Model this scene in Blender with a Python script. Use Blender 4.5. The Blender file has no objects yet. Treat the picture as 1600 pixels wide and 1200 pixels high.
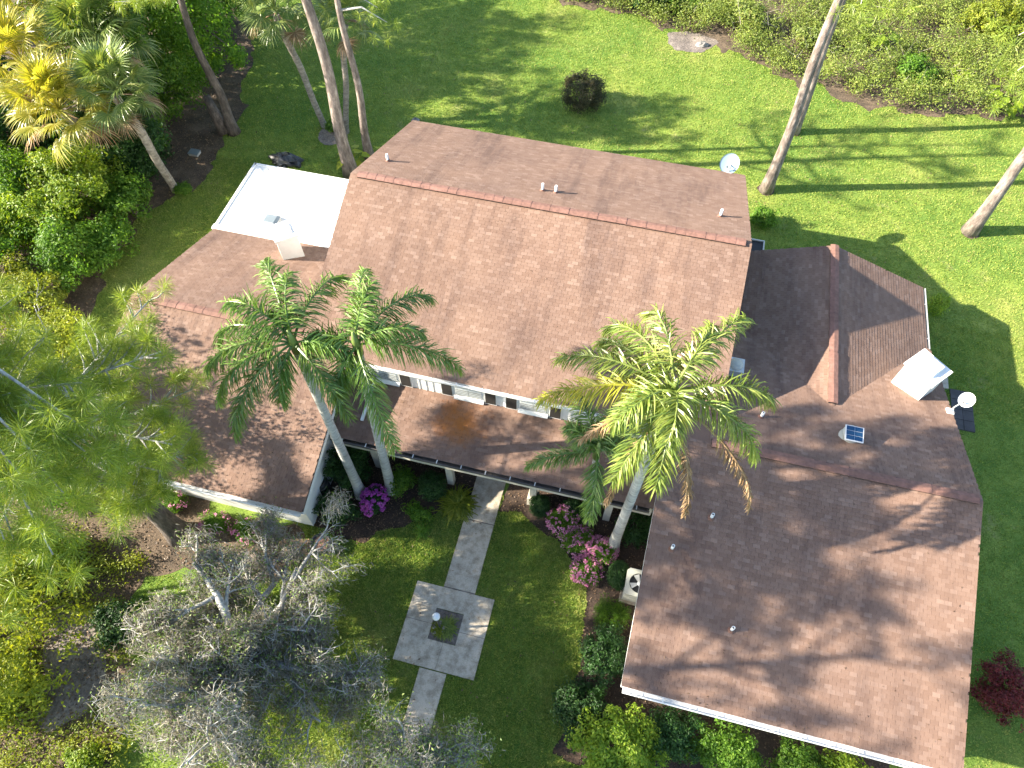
import bpy, math, random
import numpy as np
from mathutils import Vector, Matrix
from mathutils.geometry import delaunay_2d_cdt

R = math.radians
sc = bpy.context.scene

# ------------------------------------------------------------------ camera, sky, sun, exposure
cam_d = bpy.data.cameras.new("camera")
cam = bpy.data.objects.new("camera", cam_d)
sc.collection.objects.link(cam)
cam.location = (0, 0, 22)
cam.rotation_euler = (R(32), 0, R(14))
cam_d.sensor_width = 36
cam_d.lens = 24.98
cam_d.clip_end = 2000
sc.camera = cam

SUN_AZ, SUN_EL = 16.0, 28.0          # shadows run along +x turned 16 degrees towards +y
wd = bpy.data.worlds.new("World")
sc.world = wd
wd.use_nodes = True
wn = wd.node_tree
sky = wn.nodes.new("ShaderNodeTexSky")
sky.sky_type = 'NISHITA'
sky.sun_disc = False
sky.sun_elevation = R(SUN_EL)
to_sun = Vector((-math.cos(R(SUN_AZ)) * math.cos(R(SUN_EL)), -math.sin(R(SUN_AZ)) * math.cos(R(SUN_EL)), math.sin(R(SUN_EL))))
sky.sun_rotation = math.atan2(to_sun.x, to_sun.y)
wn.links.new(sky.outputs[0], wn.nodes["Background"].inputs[0])
wn.nodes["Background"].inputs[1].default_value = 0.10
sun_d = bpy.data.lights.new("sun", 'SUN')
sun_d.energy = 5.0
sun_d.angle = R(0.5)
sun_d.color = (1.0, 0.90, 0.74)
sun = bpy.data.objects.new("sun", sun_d)
sun.rotation_euler = (-to_sun).to_track_quat('-Z', 'Y').to_euler()
sun.location = (-30, -10, 40)
sc.collection.objects.link(sun)
sc.view_settings.view_transform = 'Standard'
sc.view_settings.look = 'None'
sc.view_settings.exposure = 2.08
sc.view_settings.gamma = 1.0
sc.cycles.max_bounces = 6
sc.cycles.transparent_max_bounces = 8

# ------------------------------------------------------------------ helpers
ORG = {}
C = sc.collection

def rng(seed):
    return np.random.default_rng(seed)

def tag(o, label=None, cat=None, group=None, kind=None):
    if label: o['label'] = label
    if cat: o['category'] = cat
    if group: o['group'] = group
    if kind: o['kind'] = kind
    return o

def thing(name, loc, label, cat, group=None):
    o = bpy.data.objects.new(name, None)
    o.empty_display_size = 0.3
    o.location = loc
    C.objects.link(o)
    ORG[o.name] = np.array(loc, float)
    return tag(o, label, cat, group)

def setting(name, loc):
    o = bpy.data.objects.new(name, None)
    o.location = loc
    C.objects.link(o)
    ORG[o.name] = np.array(loc, float)
    o['kind'] = 'structure'
    return o

def mesh_np(name, V, F, mat, parent=None, smooth=False):
    """V (n,3) world coordinates, F (m,k) constant-size faces, or a list of faces"""
    V = np.asarray(V, float)
    if parent is not None:
        V = V - ORG[parent.name]
    me = bpy.data.meshes.new(name)
    if isinstance(F, np.ndarray):
        m, k = F.shape
        me.vertices.add(len(V)); me.vertices.foreach_set("co", V.astype(np.float32).ravel())
        me.loops.add(m * k); me.loops.foreach_set("vertex_index", F.astype(np.int32).ravel())
        me.polygons.add(m)
        me.polygons.foreach_set("loop_start", np.arange(0, m * k, k, dtype=np.int32))
        me.polygons.foreach_set("loop_total", np.full(m, k, dtype=np.int32))
        me.update(calc_edges=True)
    else:
        me.from_pydata([tuple(v) for v in V], [], F)
        me.update()
    me.polygons.foreach_set("use_smooth", np.full(len(me.polygons), bool(smooth)))
    me.materials.append(mat)
    o = bpy.data.objects.new(name, me)
    C.objects.link(o)
    if parent is not None:
        o.parent = parent
        ORG[o.name] = ORG[parent.name]
    else:
        ORG[o.name] = np.zeros(3)
    return o

class MB:
    def __init__(s): s.v = []; s.f = []
    def add(s, vs, fs):
        n = len(s.v); s.v += [tuple(map(float, v)) for v in vs]; s.f += [tuple(i + n for i in f) for f in fs]; return s
    def box(s, x0, x1, y0, y1, z0, z1):
        return s.add([(x0,y0,z0),(x1,y0,z0),(x1,y1,z0),(x0,y1,z0),(x0,y0,z1),(x1,y0,z1),(x1,y1,z1),(x0,y1,z1)],
                     [(0,3,2,1),(4,5,6,7),(0,1,5,4),(1,2,6,5),(2,3,7,6),(3,0,4,7)])
    def hexa(s, b4, t4):
        return s.add(list(b4) + list(t4), [(0,3,2,1),(4,5,6,7),(0,1,5,4),(1,2,6,5),(2,3,7,6),(3,0,4,7)])
    def bar(s, p, q, w, h, up=(0, 0, 1)):
        p, q, up = Vector(p), Vector(q), Vector(up)
        d = (q - p).normalized(); sd = d.cross(up).normalized(); u = sd.cross(d)
        sd *= w / 2; u *= h / 2
        return s.hexa([p - sd - u, p + sd - u, q + sd - u, q - sd - u], [p - sd + u, p + sd + u, q + sd + u, q - sd + u])
    def tube(s, path, rad, n=8, cap=True):
        P = np.array([tuple(p) for p in path], float); m = len(P); base = len(s.v)
        D = np.empty_like(P); D[1:-1] = P[2:] - P[:-2]; D[0] = P[1] - P[0]; D[-1] = P[-1] - P[-2]
        D /= np.maximum(np.linalg.norm(D, axis=1, keepdims=True), 1e-9)
        d0 = D[0]; a = np.cross(d0, (0, 0, 1.0) if abs(d0[2]) < 0.9 else (1.0, 0, 0)); A = np.empty_like(P)
        for i in range(m):
            a = a - D[i] * a.dot(D[i]); a = a / max(np.linalg.norm(a), 1e-9); A[i] = a
        Bn = np.cross(D, A); t = np.arange(n) * 2 * math.pi / n
        rr = np.broadcast_to(np.asarray(rad, float), (m,))[:, None, None]
        V = P[:, None] + (A[:, None] * np.cos(t)[None, :, None] + Bn[:, None] * np.sin(t)[None, :, None]) * rr
        s.v += V.reshape(-1, 3).tolist()
        for i in range(m - 1):
            o = base + i * n
            s.f += [(o + k, o + (k + 1) % n, o + n + (k + 1) % n, o + n + k) for k in range(n)]
        if cap:
            s.f.append(tuple(base + k for k in range(n))[::-1]); s.f.append(tuple(base + (m-1)*n + k for k in range(n)))
        return s
    def lathe(s, prof, c, n=20):
        base = len(s.v)
        for (r, z) in prof:
            for k in range(n):
                t = 2 * math.pi * k / n
                s.v.append((c[0] + r*math.cos(t), c[1] + r*math.sin(t), c[2] + z))
        for i in range(len(prof) - 1):
            for k in range(n):
                s.f.append((base + i*n + k, base + i*n + (k+1) % n, base + (i+1)*n + (k+1) % n, base + (i+1)*n + k))
        return s
    def build(s, name, mat, parent=None, smooth=False):
        return mesh_np(name, s.v, s.f, mat, parent, smooth)

# ------------------------------------------------------------------ materials
def new_mat(name):
    m = bpy.data.materials.new(name); m.use_nodes = True
    nt = m.node_tree
    return m, nt, nt.nodes["Principled BSDF"]

def nd(nt, t, **kw):
    n = nt.nodes.new(t)
    for k, v in kw.items(): setattr(n, k, v)
    return n

def noise(nt, scale, detail=4, vec=None, rough=0.6):
    n = nd(nt, "ShaderNodeTexNoise"); n.inputs["Scale"].default_value = scale; n.inputs["Detail"].default_value = detail
    n.inputs["Roughness"].default_value = rough
    if vec is not None: nt.links.new(vec, n.inputs["Vector"])
    return n

def ramp(nt, fac, stops):
    r = nd(nt, "ShaderNodeValToRGB"); nt.links.new(fac, r.inputs[0])
    e = r.color_ramp.elements
    while len(e) > 1: e.remove(e[-1])
    e[0].position = stops[0][0]; e[0].color = (*stops[0][1], 1)
    for p, c in stops[1:]:
        x = e.new(p); x.color = (*c, 1)
    return r

def mixc(nt, fac, a, b, mode='MIX'):
    m = nd(nt, "ShaderNodeMix", data_type='RGBA', blend_type=mode)
    for sk, v in ((m.inputs[0], fac), (m.inputs[6], a), (m.inputs[7], b)):
        if isinstance(v, bpy.types.NodeSocket): nt.links.new(v, sk)
        elif hasattr(v, '__len__'): sk.default_value = (*v, 1)
        else: sk.default_value = v
    return m.outputs[2]

def pos(nt):
    return nd(nt, "ShaderNodeNewGeometry").outputs["Position"]

def bump(nt, bsdf, h, strength=0.4, dist=0.02):
    b = nd(nt, "ShaderNodeBump"); b.inputs["Strength"].default_value = strength; b.inputs["Distance"].default_value = dist
    nt.links.new(h, b.inputs["Height"]); nt.links.new(b.outputs[0], bsdf.inputs["Normal"])

def plain(name, col, rough=0.6, var=0.12, scale=6.0, metal=0.0, bmp=0.15):
    m, nt, b = new_mat(name)
    p = pos(nt)
    n = noise(nt, scale, 5, p)
    n2 = noise(nt, scale * 0.17, 3, p)
    c = np.array(col)
    r = ramp(nt, n.outputs[0], [(0.3, tuple(c * (1 - var))), (0.7, tuple(np.minimum(c * (1 + var), 0.95)))])
    r2 = ramp(nt, n2.outputs[0], [(0.35, (1 - var, 1 - var, 1 - var * 1.1)), (0.65, (1, 1, 1))])
    nt.links.new(mixc(nt, 1.0, r.outputs[0], r2.outputs[0], 'MULTIPLY'), b.inputs["Base Color"])
    b.inputs["Roughness"].default_value = rough; b.inputs["Metallic"].default_value = metal
    bump(nt, b, n.outputs[0], bmp, 0.01)
    return m

def leafmat(name, stops, trans=0.35, rough=0.5, spec=0.4, obj_rand=True, tint=(1.35, 1.25, 0.5), ns=1.3):
    """leaves: random colour per leaf, slow change over the crown, light passing through"""
    m, nt, b = new_mat(name)
    g = nd(nt, "ShaderNodeNewGeometry")
    n = noise(nt, ns, 2 if ns < 2 else 5, g.outputs["Position"])
    oi = nd(nt, "ShaderNodeObjectInfo")
    a = nd(nt, "ShaderNodeMath", operation='MULTIPLY_ADD'); nt.links.new(g.outputs["Random Per Island"], a.inputs[0])
    a.inputs[1].default_value = 0.6
    s1 = nd(nt, "ShaderNodeMath", operation='MULTIPLY_ADD'); nt.links.new(n.outputs[0], s1.inputs[0]); s1.inputs[1].default_value = 0.8; s1.inputs[2].default_value = -0.2
    nt.links.new(s1.outputs[0], a.inputs[2])
    f = a.outputs[0]
    r = ramp(nt, f, stops)
    col = r.outputs[0]
    if ns > 2:      # turf: broad dry and thin areas
        n5 = noise(nt, 0.45, 6, g.outputs["Position"], 0.72); dr = ramp(nt, n5.outputs[0], [(0.50, (0, 0, 0)), (0.70, (0.7, 0.7, 0.7))])
        col = mixc(nt, dr.outputs[0], col, (0.40, 0.36, 0.15))
    if obj_rand:
        hs = nd(nt, "ShaderNodeHueSaturation")
        mr = nd(nt, "ShaderNodeMapRange"); nt.links.new(oi.outputs["Random"], mr.inputs[0]); mr.inputs[3].default_value = 0.82; mr.inputs[4].default_value = 1.18
        nt.links.new(mr.outputs[0], hs.inputs["Value"]); nt.links.new(col, hs.inputs["Color"]); col = hs.outputs[0]
    nt.links.new(col, b.inputs["Base Color"])
    b.inputs["Roughness"].default_value = rough
    b.inputs["Specular IOR Level"].default_value = spec
    tr = nd(nt, "ShaderNodeBsdfTranslucent")
    tc = mixc(nt, 1.0, col, tint, 'MULTIPLY'); nt.links.new(tc, tr.inputs[0])
    mx = nd(nt, "ShaderNodeMixShader"); mx.inputs[0].default_value = trans
    nt.links.new(b.outputs[0], mx.inputs[1]); nt.links.new(tr.outputs[0], mx.inputs[2])
    nt.links.new(mx.outputs[0], nt.nodes["Material Output"].inputs[0])
    return m

M = {}
# lawn ground
def lawn_mat():
    m, nt, b = new_mat("lawn")
    p = pos(nt)
    n1 = noise(nt, 0.22, 4, p); n2 = noise(nt, 1.7, 5, p, 0.7); n3 = noise(nt, 22, 6, p, 0.75)
    base = ramp(nt, n1.outputs[0], [(0.35, (0.13, 0.22, 0.045)), (0.55, (0.19, 0.265, 0.055)), (0.70, (0.28, 0.32, 0.085))])
    f = ramp(nt, n2.outputs[0], [(0.42, (0.72, 0.8, 0.7)), (0.62, (1.15, 1.1, 1.05))])
    fine = ramp(nt, n3.outputs[0], [(0.36, (0.38, 0.44, 0.34)), (0.58, (1.25, 1.2, 1.15))])
    n4 = noise(nt, 0.55, 6, p, 0.75); dry = ramp(nt, n4.outputs[0], [(0.60, (0, 0, 0)), (0.72, (1, 1, 1))])
    c = mixc(nt, 1.0, base.outputs[0], f.outputs[0], 'MULTIPLY')
    dm = nd(nt, 'ShaderNodeMath', operation='MULTIPLY'); nt.links.new(dry.outputs[0], dm.inputs[0]); dm.inputs[1].default_value = 0.6
    c = mixc(nt, dm.outputs[0], c, (0.33, 0.29, 0.15))
    c = mixc(nt, 0.8, c, fine.outputs[0], 'MULTIPLY')
    nt.links.new(c, b.inputs["Base Color"]); b.inputs["Roughness"].default_value = 0.9
    b.inputs["Specular IOR Level"].default_value = 0.15
    bump(nt, b, n3.outputs[0], 0.6, 0.04)
    return m
M['lawn'] = lawn_mat()

def soil_mat(name, c0, c1, c2, sc1=1.2, sc2=18):
    m, nt, b = new_mat(name)
    p = pos(nt)
    n1 = noise(nt, sc1, 5, p, 0.7); n2 = noise(nt, sc2, 6, p, 0.75)
    a = ramp(nt, n1.outputs[0], [(0.32, c0), (0.5, c1), (0.68, c2)])
    f = ramp(nt, n2.outputs[0], [(0.35, (0.45, 0.45, 0.45)), (0.62, (1.25, 1.22, 1.18))])
    nt.links.new(mixc(nt, 0.9, a.outputs[0], f.outputs[0], 'MULTIPLY'), b.inputs["Base Color"])
    b.inputs["Roughness"].default_value = 0.95
    bump(nt, b, n2.outputs[0], 0.8, 0.04)
    return m
M['mulch'] = soil_mat('mulch', (0.030, 0.020, 0.014), (0.055, 0.036, 0.026), (0.10, 0.066, 0.045))
M['litter'] = soil_mat('leaf_litter', (0.055, 0.042, 0.030), (0.11, 0.08, 0.055), (0.19, 0.14, 0.095))
M['sand'] = soil_mat('sandy_dirt', (0.10, 0.085, 0.075), (0.20, 0.17, 0.15), (0.34, 0.29, 0.25), 0.9, 12)
M['chips'] = leafmat('fallen_leaf', [(0.1, (0.05, 0.03, 0.02)), (0.4, (0.13, 0.075, 0.04)), (0.7, (0.22, 0.14, 0.08)), (0.95, (0.30, 0.22, 0.15))], 0.05)
M['grass'] = leafmat('grass_blade', [(0.05, (0.065, 0.16, 0.028)), (0.35, (0.20, 0.285, 0.05)), (0.65, (0.33, 0.37, 0.075)), (0.95, (0.50, 0.46, 0.15))], 0.32, 0.6, 0.25, False, tint=(0.95, 1.2, 0.5), ns=6.0)

def concrete_mat():
    m, nt, b = new_mat("concrete")
    p = pos(nt)
    n1 = noise(nt, 0.9, 5, p, 0.65); n2 = noise(nt, 35, 4, p, 0.7); n3 = noise(nt, 5, 5, p, 0.7)
    a = ramp(nt, n1.outputs[0], [(0.30, (0.31, 0.265, 0.20)), (0.5, (0.46, 0.41, 0.33)), (0.7, (0.56, 0.48, 0.37))])
    s = ramp(nt, n3.outputs[0], [(0.32, (0.60, 0.57, 0.52)), (0.56, (1.05, 1.05, 1.05))])
    f = ramp(nt, n2.outputs[0], [(0.35, (0.85, 0.85, 0.85)), (0.6, (1.05, 1.05, 1.05))])
    c = mixc(nt, 1.0, a.outputs[0], s.outputs[0], 'MULTIPLY'); c = mixc(nt, 1.0, c, f.outputs[0], 'MULTIPLY')
    nt.links.new(c, b.inputs["Base Color"]); b.inputs["Roughness"].default_value = 0.85
    bump(nt, b, n2.outputs[0], 0.25, 0.01)
    return m
M['concrete'] = concrete_mat()

def shingle_mat():
    m, nt, b = new_mat("shingle")
    g = nd(nt, "ShaderNodeNewGeometry"); p = g.outputs["Position"]
    oi = nd(nt, "ShaderNodeObjectInfo")
    ad = nd(nt, "ShaderNodeMath", operation='ADD'); nt.links.new(g.outputs["Random Per Island"], ad.inputs[0]); nt.links.new(oi.outputs["Random"], ad.inputs[1])
    fr = nd(nt, "ShaderNodeMath", operation='FRACT'); nt.links.new(ad.outputs[0], fr.inputs[0])
    a = ramp(nt, fr.outputs[0], [(0.0, (0.172, 0.110, 0.083)), (0.35, (0.190, 0.124, 0.095)), (0.70, (0.200, 0.133, 0.103)), (0.92, (0.216, 0.146, 0.115)), (1.0, (0.238, 0.165, 0.131))])
    # broad weathering and dark algae streaks that run down the slope
    n1 = noise(nt, 0.35, 5, p, 0.65)
    mp = nd(nt, "ShaderNodeMapping"); mp.inputs["Scale"].default_value = (1.6, 0.22, 0.25); nt.links.new(p, mp.inputs[0])
    n2 = noise(nt, 1.0, 5, mp.outputs[0], 0.7)
    w1 = ramp(nt, n1.outputs[0], [(0.34, (0.86, 0.86, 0.88)), (0.62, (1.08, 1.07, 1.05))])
    w2 = ramp(nt, n2.outputs[0], [(0.36, (0.72, 0.71, 0.73)), (0.52, (1.05, 1.04, 1.02))])
    c = mixc(nt, 1.0, a.outputs[0], w1.outputs[0], 'MULTIPLY'); c = mixc(nt, 0.85, c, w2.outputs[0], 'MULTIPLY')
    gr = noise(nt, 90, 3, p, 0.8)
    gg = ramp(nt, gr.outputs[0], [(0.3, (0.78, 0.78, 0.80)), (0.7, (1.2, 1.18, 1.15))])
    c = mixc(nt, 0.8, c, gg.outputs[0], 'MULTIPLY')
    # one rusty stain on the entry roof below the clerestory
    st = nd(nt, "ShaderNodeVectorMath", operation='DISTANCE'); 
    wv = noise(nt, 1.6, 4, p, 0.7); wo = nd(nt, "ShaderNodeVectorMath", operation='MULTIPLY_ADD')
    nt.links.new(wv.outputs["Color"], wo.inputs[0]); wo.inputs[1].default_value = (1.5, 1.5, 0); nt.links.new(p, wo.inputs[2])
    nt.links.new(wo.outputs[0], st.inputs[0]); st.inputs[1].default_value = (-3.35, 10.65, 2.9)
    sr = ramp(nt, st.outputs["Value"], [(0.25, (1, 1, 1)), (0.95, (0, 0, 0))])
    sf = nd(nt, "ShaderNodeMath", operation='MULTIPLY'); nt.links.new(sr.outputs[0], sf.inputs[0]); sf.inputs[1].default_value = 0.85
    c = mixc(nt, sf.outputs[0], c, (0.32, 0.115, 0.022))
    nt.links.new(c, b.inputs["Base Color"]); b.inputs["Roughness"].default_value = 0.9
    b.inputs["Specular IOR Level"].default_value = 0.25
    bump(nt, b, gr.outputs[0], 0.5, 0.008)
    return m
M['shingle'] = shingle_mat()
M['cap'] = plain('ridge_cap', (0.215, 0.112, 0.086), 0.85, 0.25, 9)
M['felt'] = plain('roof_underlay', (0.085, 0.055, 0.045), 0.95, 0.2, 5)
M['white'] = plain('white_paint', (0.74, 0.74, 0.72), 0.5, 0.06, 3)
M['roofwhite'] = plain('white_membrane', (0.78, 0.78, 0.765), 0.5, 0.10, 1.6)
M['cream'] = plain('cream_paint', (0.58, 0.54, 0.45), 0.6, 0.12, 3)
M['stucco'] = plain('white_stucco', (0.70, 0.69, 0.66), 0.8, 0.07, 4)
M['gutter'] = plain('gutter_metal', (0.60, 0.60, 0.58), 0.4, 0.15, 4, 0.3)
M['bronze'] = plain('dark_gutter', (0.10, 0.09, 0.085), 0.45, 0.2, 4, 0.3)
M['darkmetal'] = plain('dark_metal', (0.03, 0.032, 0.036), 0.5, 0.2, 6, 0.4)
M['flash'] = plain('grey_flashing', (0.20, 0.24, 0.27), 0.5, 0.12, 2, 0.2)
M['pvc'] = plain('pipe_plastic', (0.72, 0.72, 0.70), 0.45, 0.06, 6)
M['paver'] = plain('dark_paver', (0.075, 0.068, 0.070), 0.85, 0.25, 4)
M['acmetal'] = plain('condenser_casing', (0.46, 0.46, 0.40), 0.5, 0.08, 6, 0.1)
M['rock'] = plain('grey_rock', (0.26, 0.25, 0.24), 0.9, 0.35, 5, 0, 0.6)
M['tarp'] = plain('dark_tarp', (0.045, 0.048, 0.055), 0.35, 0.4, 3, 0, 0.5)
M['brass'] = plain('lamp_post_paint', (0.05, 0.05, 0.05), 0.5, 0.1, 5)

def glass_mat():
    m, nt, b = new_mat("window_glass")
    b.inputs["Base Color"].default_value = (0.02, 0.024, 0.028, 1); b.inputs["Roughness"].default_value = 0.08
    n = noise(nt, 2.0, 3, pos(nt)); bump(nt, b, n.outputs[0], 0.05, 0.02)
    return m
M['glass'] = glass_mat()
M['dishshade'] = plain('shade_tinted_dish', (0.22, 0.31, 0.37), 0.4, 0.05, 3)  # bluish shade on the large dish is put into this base colour
M['frost'] = plain('pale_pane', (0.46, 0.49, 0.50), 0.2, 0.06, 3)
M['screen'] = plain('insect_screen', (0.022, 0.020, 0.018), 0.7, 0.2, 10)
M['blind'] = plain('window_blind', (0.16, 0.17, 0.17), 0.6, 0.1, 4)
M['solar'] = plain('solar_cell', (0.012, 0.055, 0.13), 0.15, 0.2, 3)
def globe_mat():
    m, nt, b = new_mat("lamp_globe")
    b.inputs["Base Color"].default_value = (0.75, 0.78, 0.80, 1); b.inputs["Roughness"].default_value = 0.25
    n = noise(nt, 5, 2, pos(nt)); bump(nt, b, n.outputs[0], 0.03, 0.01)
    return m
M['globe'] = globe_mat()

def bark_mat(name, c0, c1, c2, sx=9, sz=2.5, bs=0.8):
    m, nt, b = new_mat(name)
    p = pos(nt)
    mp = nd(nt, "ShaderNodeMapping"); mp.inputs["Scale"].default_value = (sx, sx, sz); nt.links.new(p, mp.inputs[0])
    n = noise(nt, 1.0, 6, mp.outputs[0], 0.7)
    a = ramp(nt, n.outputs[0], [(0.34, c0), (0.5, c1), (0.66, c2)])
    n2 = noise(nt, 0.8, 4, p); w = ramp(nt, n2.outputs[0], [(0.35, (0.75, 0.75, 0.75)), (0.65, (1.1, 1.1, 1.1))])
    nt.links.new(mixc(nt, 1.0, a.outputs[0], w.outputs[0], 'MULTIPLY'), b.inputs["Base Color"])
    b.inputs["Roughness"].default_value = 0.92
    bump(nt, b, n.outputs[0], bs, 0.04)
    return m
M['pine_bark'] = bark_mat('pine_bark', (0.10, 0.078, 0.065), (0.22, 0.175, 0.15), (0.38, 0.32, 0.28))
M['palm_bark'] = bark_mat('palm_bark', (0.26, 0.26, 0.25), (0.40, 0.40, 0.38), (0.52, 0.52, 0.50), 3, 16, 0.5)
M['sabal_bark'] = bark_mat('sabal_bark', (0.15, 0.125, 0.10), (0.27, 0.235, 0.195), (0.38, 0.34, 0.29), 4, 12, 0.6)
M['dark_bark'] = bark_mat('dark_bark', (0.05, 0.04, 0.035), (0.12, 0.095, 0.08), (0.21, 0.17, 0.145))
M['oak_bark'] = bark_mat('oak_bark', (0.22, 0.215, 0.20), (0.42, 0.415, 0.39), (0.62, 0.62, 0.59), 8, 8)
M['twig'] = bark_mat('twig_bark', (0.12, 0.095, 0.07), (0.20, 0.165, 0.13), (0.30, 0.26, 0.21), 8, 8)

M['palm_leaf'] = leafmat('palm_leaflet', [(0.05, (0.075, 0.15, 0.022)), (0.45, (0.12, 0.225, 0.038)), (0.75, (0.20, 0.31, 0.065)), (0.98, (0.36, 0.45, 0.14))], 0.3, 0.35, 0.6)
M['palm_pale'] = leafmat('palm_leaflet_pale', [(0.05, (0.10, 0.17, 0.025)), (0.4, (0.20, 0.28, 0.05)), (0.75, (0.32, 0.38, 0.085)), (0.98, (0.46, 0.47, 0.12))], 0.35, 0.35, 0.6)
M['palm_yellow'] = leafmat('palm_leaflet_yellow', [(0.05, (0.16, 0.19, 0.02)), (0.5, (0.32, 0.32, 0.035)), (0.95, (0.48, 0.42, 0.06))], 0.35, 0.4, 0.5)
M['palm_dead'] = leafmat('palm_leaflet_dead', [(0.05, (0.15, 0.085, 0.04)), (0.5, (0.30, 0.19, 0.10)), (0.95, (0.46, 0.34, 0.22))], 0.15, 0.7, 0.2, True, (1, 1, 1))
M['rachis'] = plain('palm_rachis', (0.16, 0.22, 0.05), 0.5, 0.2, 6)
M['sabal_leaf'] = leafmat('fan_leaf', [(0.05, (0.08, 0.14, 0.035)), (0.4, (0.15, 0.22, 0.055)), (0.7, (0.25, 0.31, 0.09)), (0.97, (0.42, 0.42, 0.15))], 0.3, 0.35, 0.6)
M['sabal_gold'] = leafmat('fan_leaf_gold', [(0.05, (0.16, 0.21, 0.025)), (0.4, (0.34, 0.34, 0.04)), (0.75, (0.48, 0.43, 0.09)), (0.97, (0.58, 0.53, 0.28))], 0.4, 0.35, 0.6)
M['needle'] = leafmat('pine_needle', [(0.05, (0.09, 0.16, 0.025)), (0.4, (0.18, 0.27, 0.035)), (0.75, (0.30, 0.38, 0.05)), (0.97, (0.45, 0.47, 0.10))], 0.35, 0.4, 0.5, False)
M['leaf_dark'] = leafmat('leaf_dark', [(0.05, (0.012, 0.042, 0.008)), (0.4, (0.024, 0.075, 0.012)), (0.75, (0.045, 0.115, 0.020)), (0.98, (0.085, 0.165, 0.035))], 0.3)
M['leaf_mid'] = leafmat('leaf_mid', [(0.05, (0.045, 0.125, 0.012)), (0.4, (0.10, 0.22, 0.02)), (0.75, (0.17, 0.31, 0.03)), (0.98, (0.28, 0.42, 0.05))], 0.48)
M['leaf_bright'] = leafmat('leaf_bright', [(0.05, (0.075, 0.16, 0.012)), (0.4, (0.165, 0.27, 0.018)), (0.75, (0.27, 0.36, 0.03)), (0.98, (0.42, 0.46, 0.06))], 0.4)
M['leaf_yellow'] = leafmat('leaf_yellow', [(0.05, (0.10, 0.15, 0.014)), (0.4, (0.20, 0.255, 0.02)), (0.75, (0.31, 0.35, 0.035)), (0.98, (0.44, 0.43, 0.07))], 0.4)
M['leaf_scrub'] = leafmat('leaf_scrub', [(0.02, (0.14, 0.12, 0.065)), (0.2, (0.12, 0.17, 0.035)), (0.5, (0.185, 0.255, 0.045)), (0.75, (0.28, 0.33, 0.065)), (0.97, (0.42, 0.37, 0.17))], 0.35)
M['leaf_grey'] = leafmat('leaf_grey', [(0.05, (0.06, 0.13, 0.03)), (0.5, (0.15, 0.23, 0.055)), (0.95, (0.32, 0.36, 0.14))], 0.3)
M['leaf_red'] = leafmat('leaf_red', [(0.05, (0.045, 0.006, 0.008)), (0.4, (0.11, 0.013, 0.016)), (0.8, (0.19, 0.03, 0.03)), (0.98, (0.08, 0.10, 0.02))], 0.3, tint=(1.3, 0.8, 0.7))
M['leaf_bronze'] = leafmat('leaf_bronze', [(0.05, (0.022, 0.030, 0.012)), (0.4, (0.05, 0.055, 0.022)), (0.75, (0.10, 0.085, 0.035)), (0.98, (0.20, 0.15, 0.07))], 0.25)
M['moss'] = leafmat('spanish_moss', [(0.05, (0.17, 0.155, 0.12)), (0.4, (0.27, 0.25, 0.20)), (0.75, (0.37, 0.345, 0.285)), (0.98, (0.50, 0.475, 0.40))], 0.25, 0.9, 0.1, True, (1, 1, 1))
M['pink'] = leafmat('azalea_petal', [(0.05, (0.40, 0.10, 0.22)), (0.4, (0.55, 0.19, 0.34)), (0.75, (0.66, 0.33, 0.46)), (0.98, (0.76, 0.54, 0.58))], 0.3, 0.5, 0.3, True, (1, 0.9, 1))
M['magenta'] = leafmat('magenta_petal', [(0.05, (0.28, 0.03, 0.25)), (0.5, (0.46, 0.08, 0.42)), (0.95, (0.62, 0.20, 0.56))], 0.3, 0.5, 0.3, True, (1, 0.9, 1))
M['orange'] = plain('palm_fruit_stalk', (0.42, 0.20, 0.06), 0.7, 0.25, 10)

# ------------------------------------------------------------------ ground
def sheet(name, pts, z, mat, label_kind='structure', sub=0.12, seed=1):
    """flat irregular patch: polygon edge roughened so that it wanders like a planted or worn edge"""
    r = rng(seed); n = len(pts); P0 = [np.array(p[:2], float) for p in pts]; dens = []
    for i in range(n):
        p, q = P0[i], P0[(i + 1) % n]; k = max(2, int(np.linalg.norm(q - p) / 0.12))
        dens += [p + (q - p) * t / k for t in range(k)]
    D = np.array(dens); m = len(D)
    if sub > 0:
        for _ in range(4): D = (np.roll(D, 1, 0) + D * 2 + np.roll(D, -1, 0)) / 4      # round the corners
        w = r.normal(size=(m, 2))
        for _ in range(5): w = (np.roll(w, 1, 0) + w * 2 + np.roll(w, -1, 0)) / 4
        D = D + w * sub * 1.7 + r.normal(size=(m, 2)) * 0.012
    out = [d for d in D]
    res = delaunay_2d_cdt([Vector(p) for p in out], [], [list(range(len(out)))], 1, 1e-5)
    fs = []
    for f in res[2]:
        a, b, c = [res[0][k] for k in f[:3]]
        fs.append(tuple(f) if (b - a).cross(c - a) > 0 else tuple(f)[::-1])
    o = mesh_np(name, [(p.x, p.y, z) for p in res[0]], fs, mat)
    o['kind'] = label_kind
    return o, [(p[0], p[1]) for p in out]

g = mesh_np('ground', [(-300, -300, 0), (300, -300, 0), (300, 300, 0), (-300, 300, 0)], [(0, 1, 2, 3)], M['lawn'])
g['kind'] = 'structure'

BEDS = []
def bed(name, pts, z, mat, seed, sub=0.08):
    o, poly = sheet(name, pts, z, M[mat], seed=seed, sub=sub); BEDS.append(np.array(poly)); return o

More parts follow.
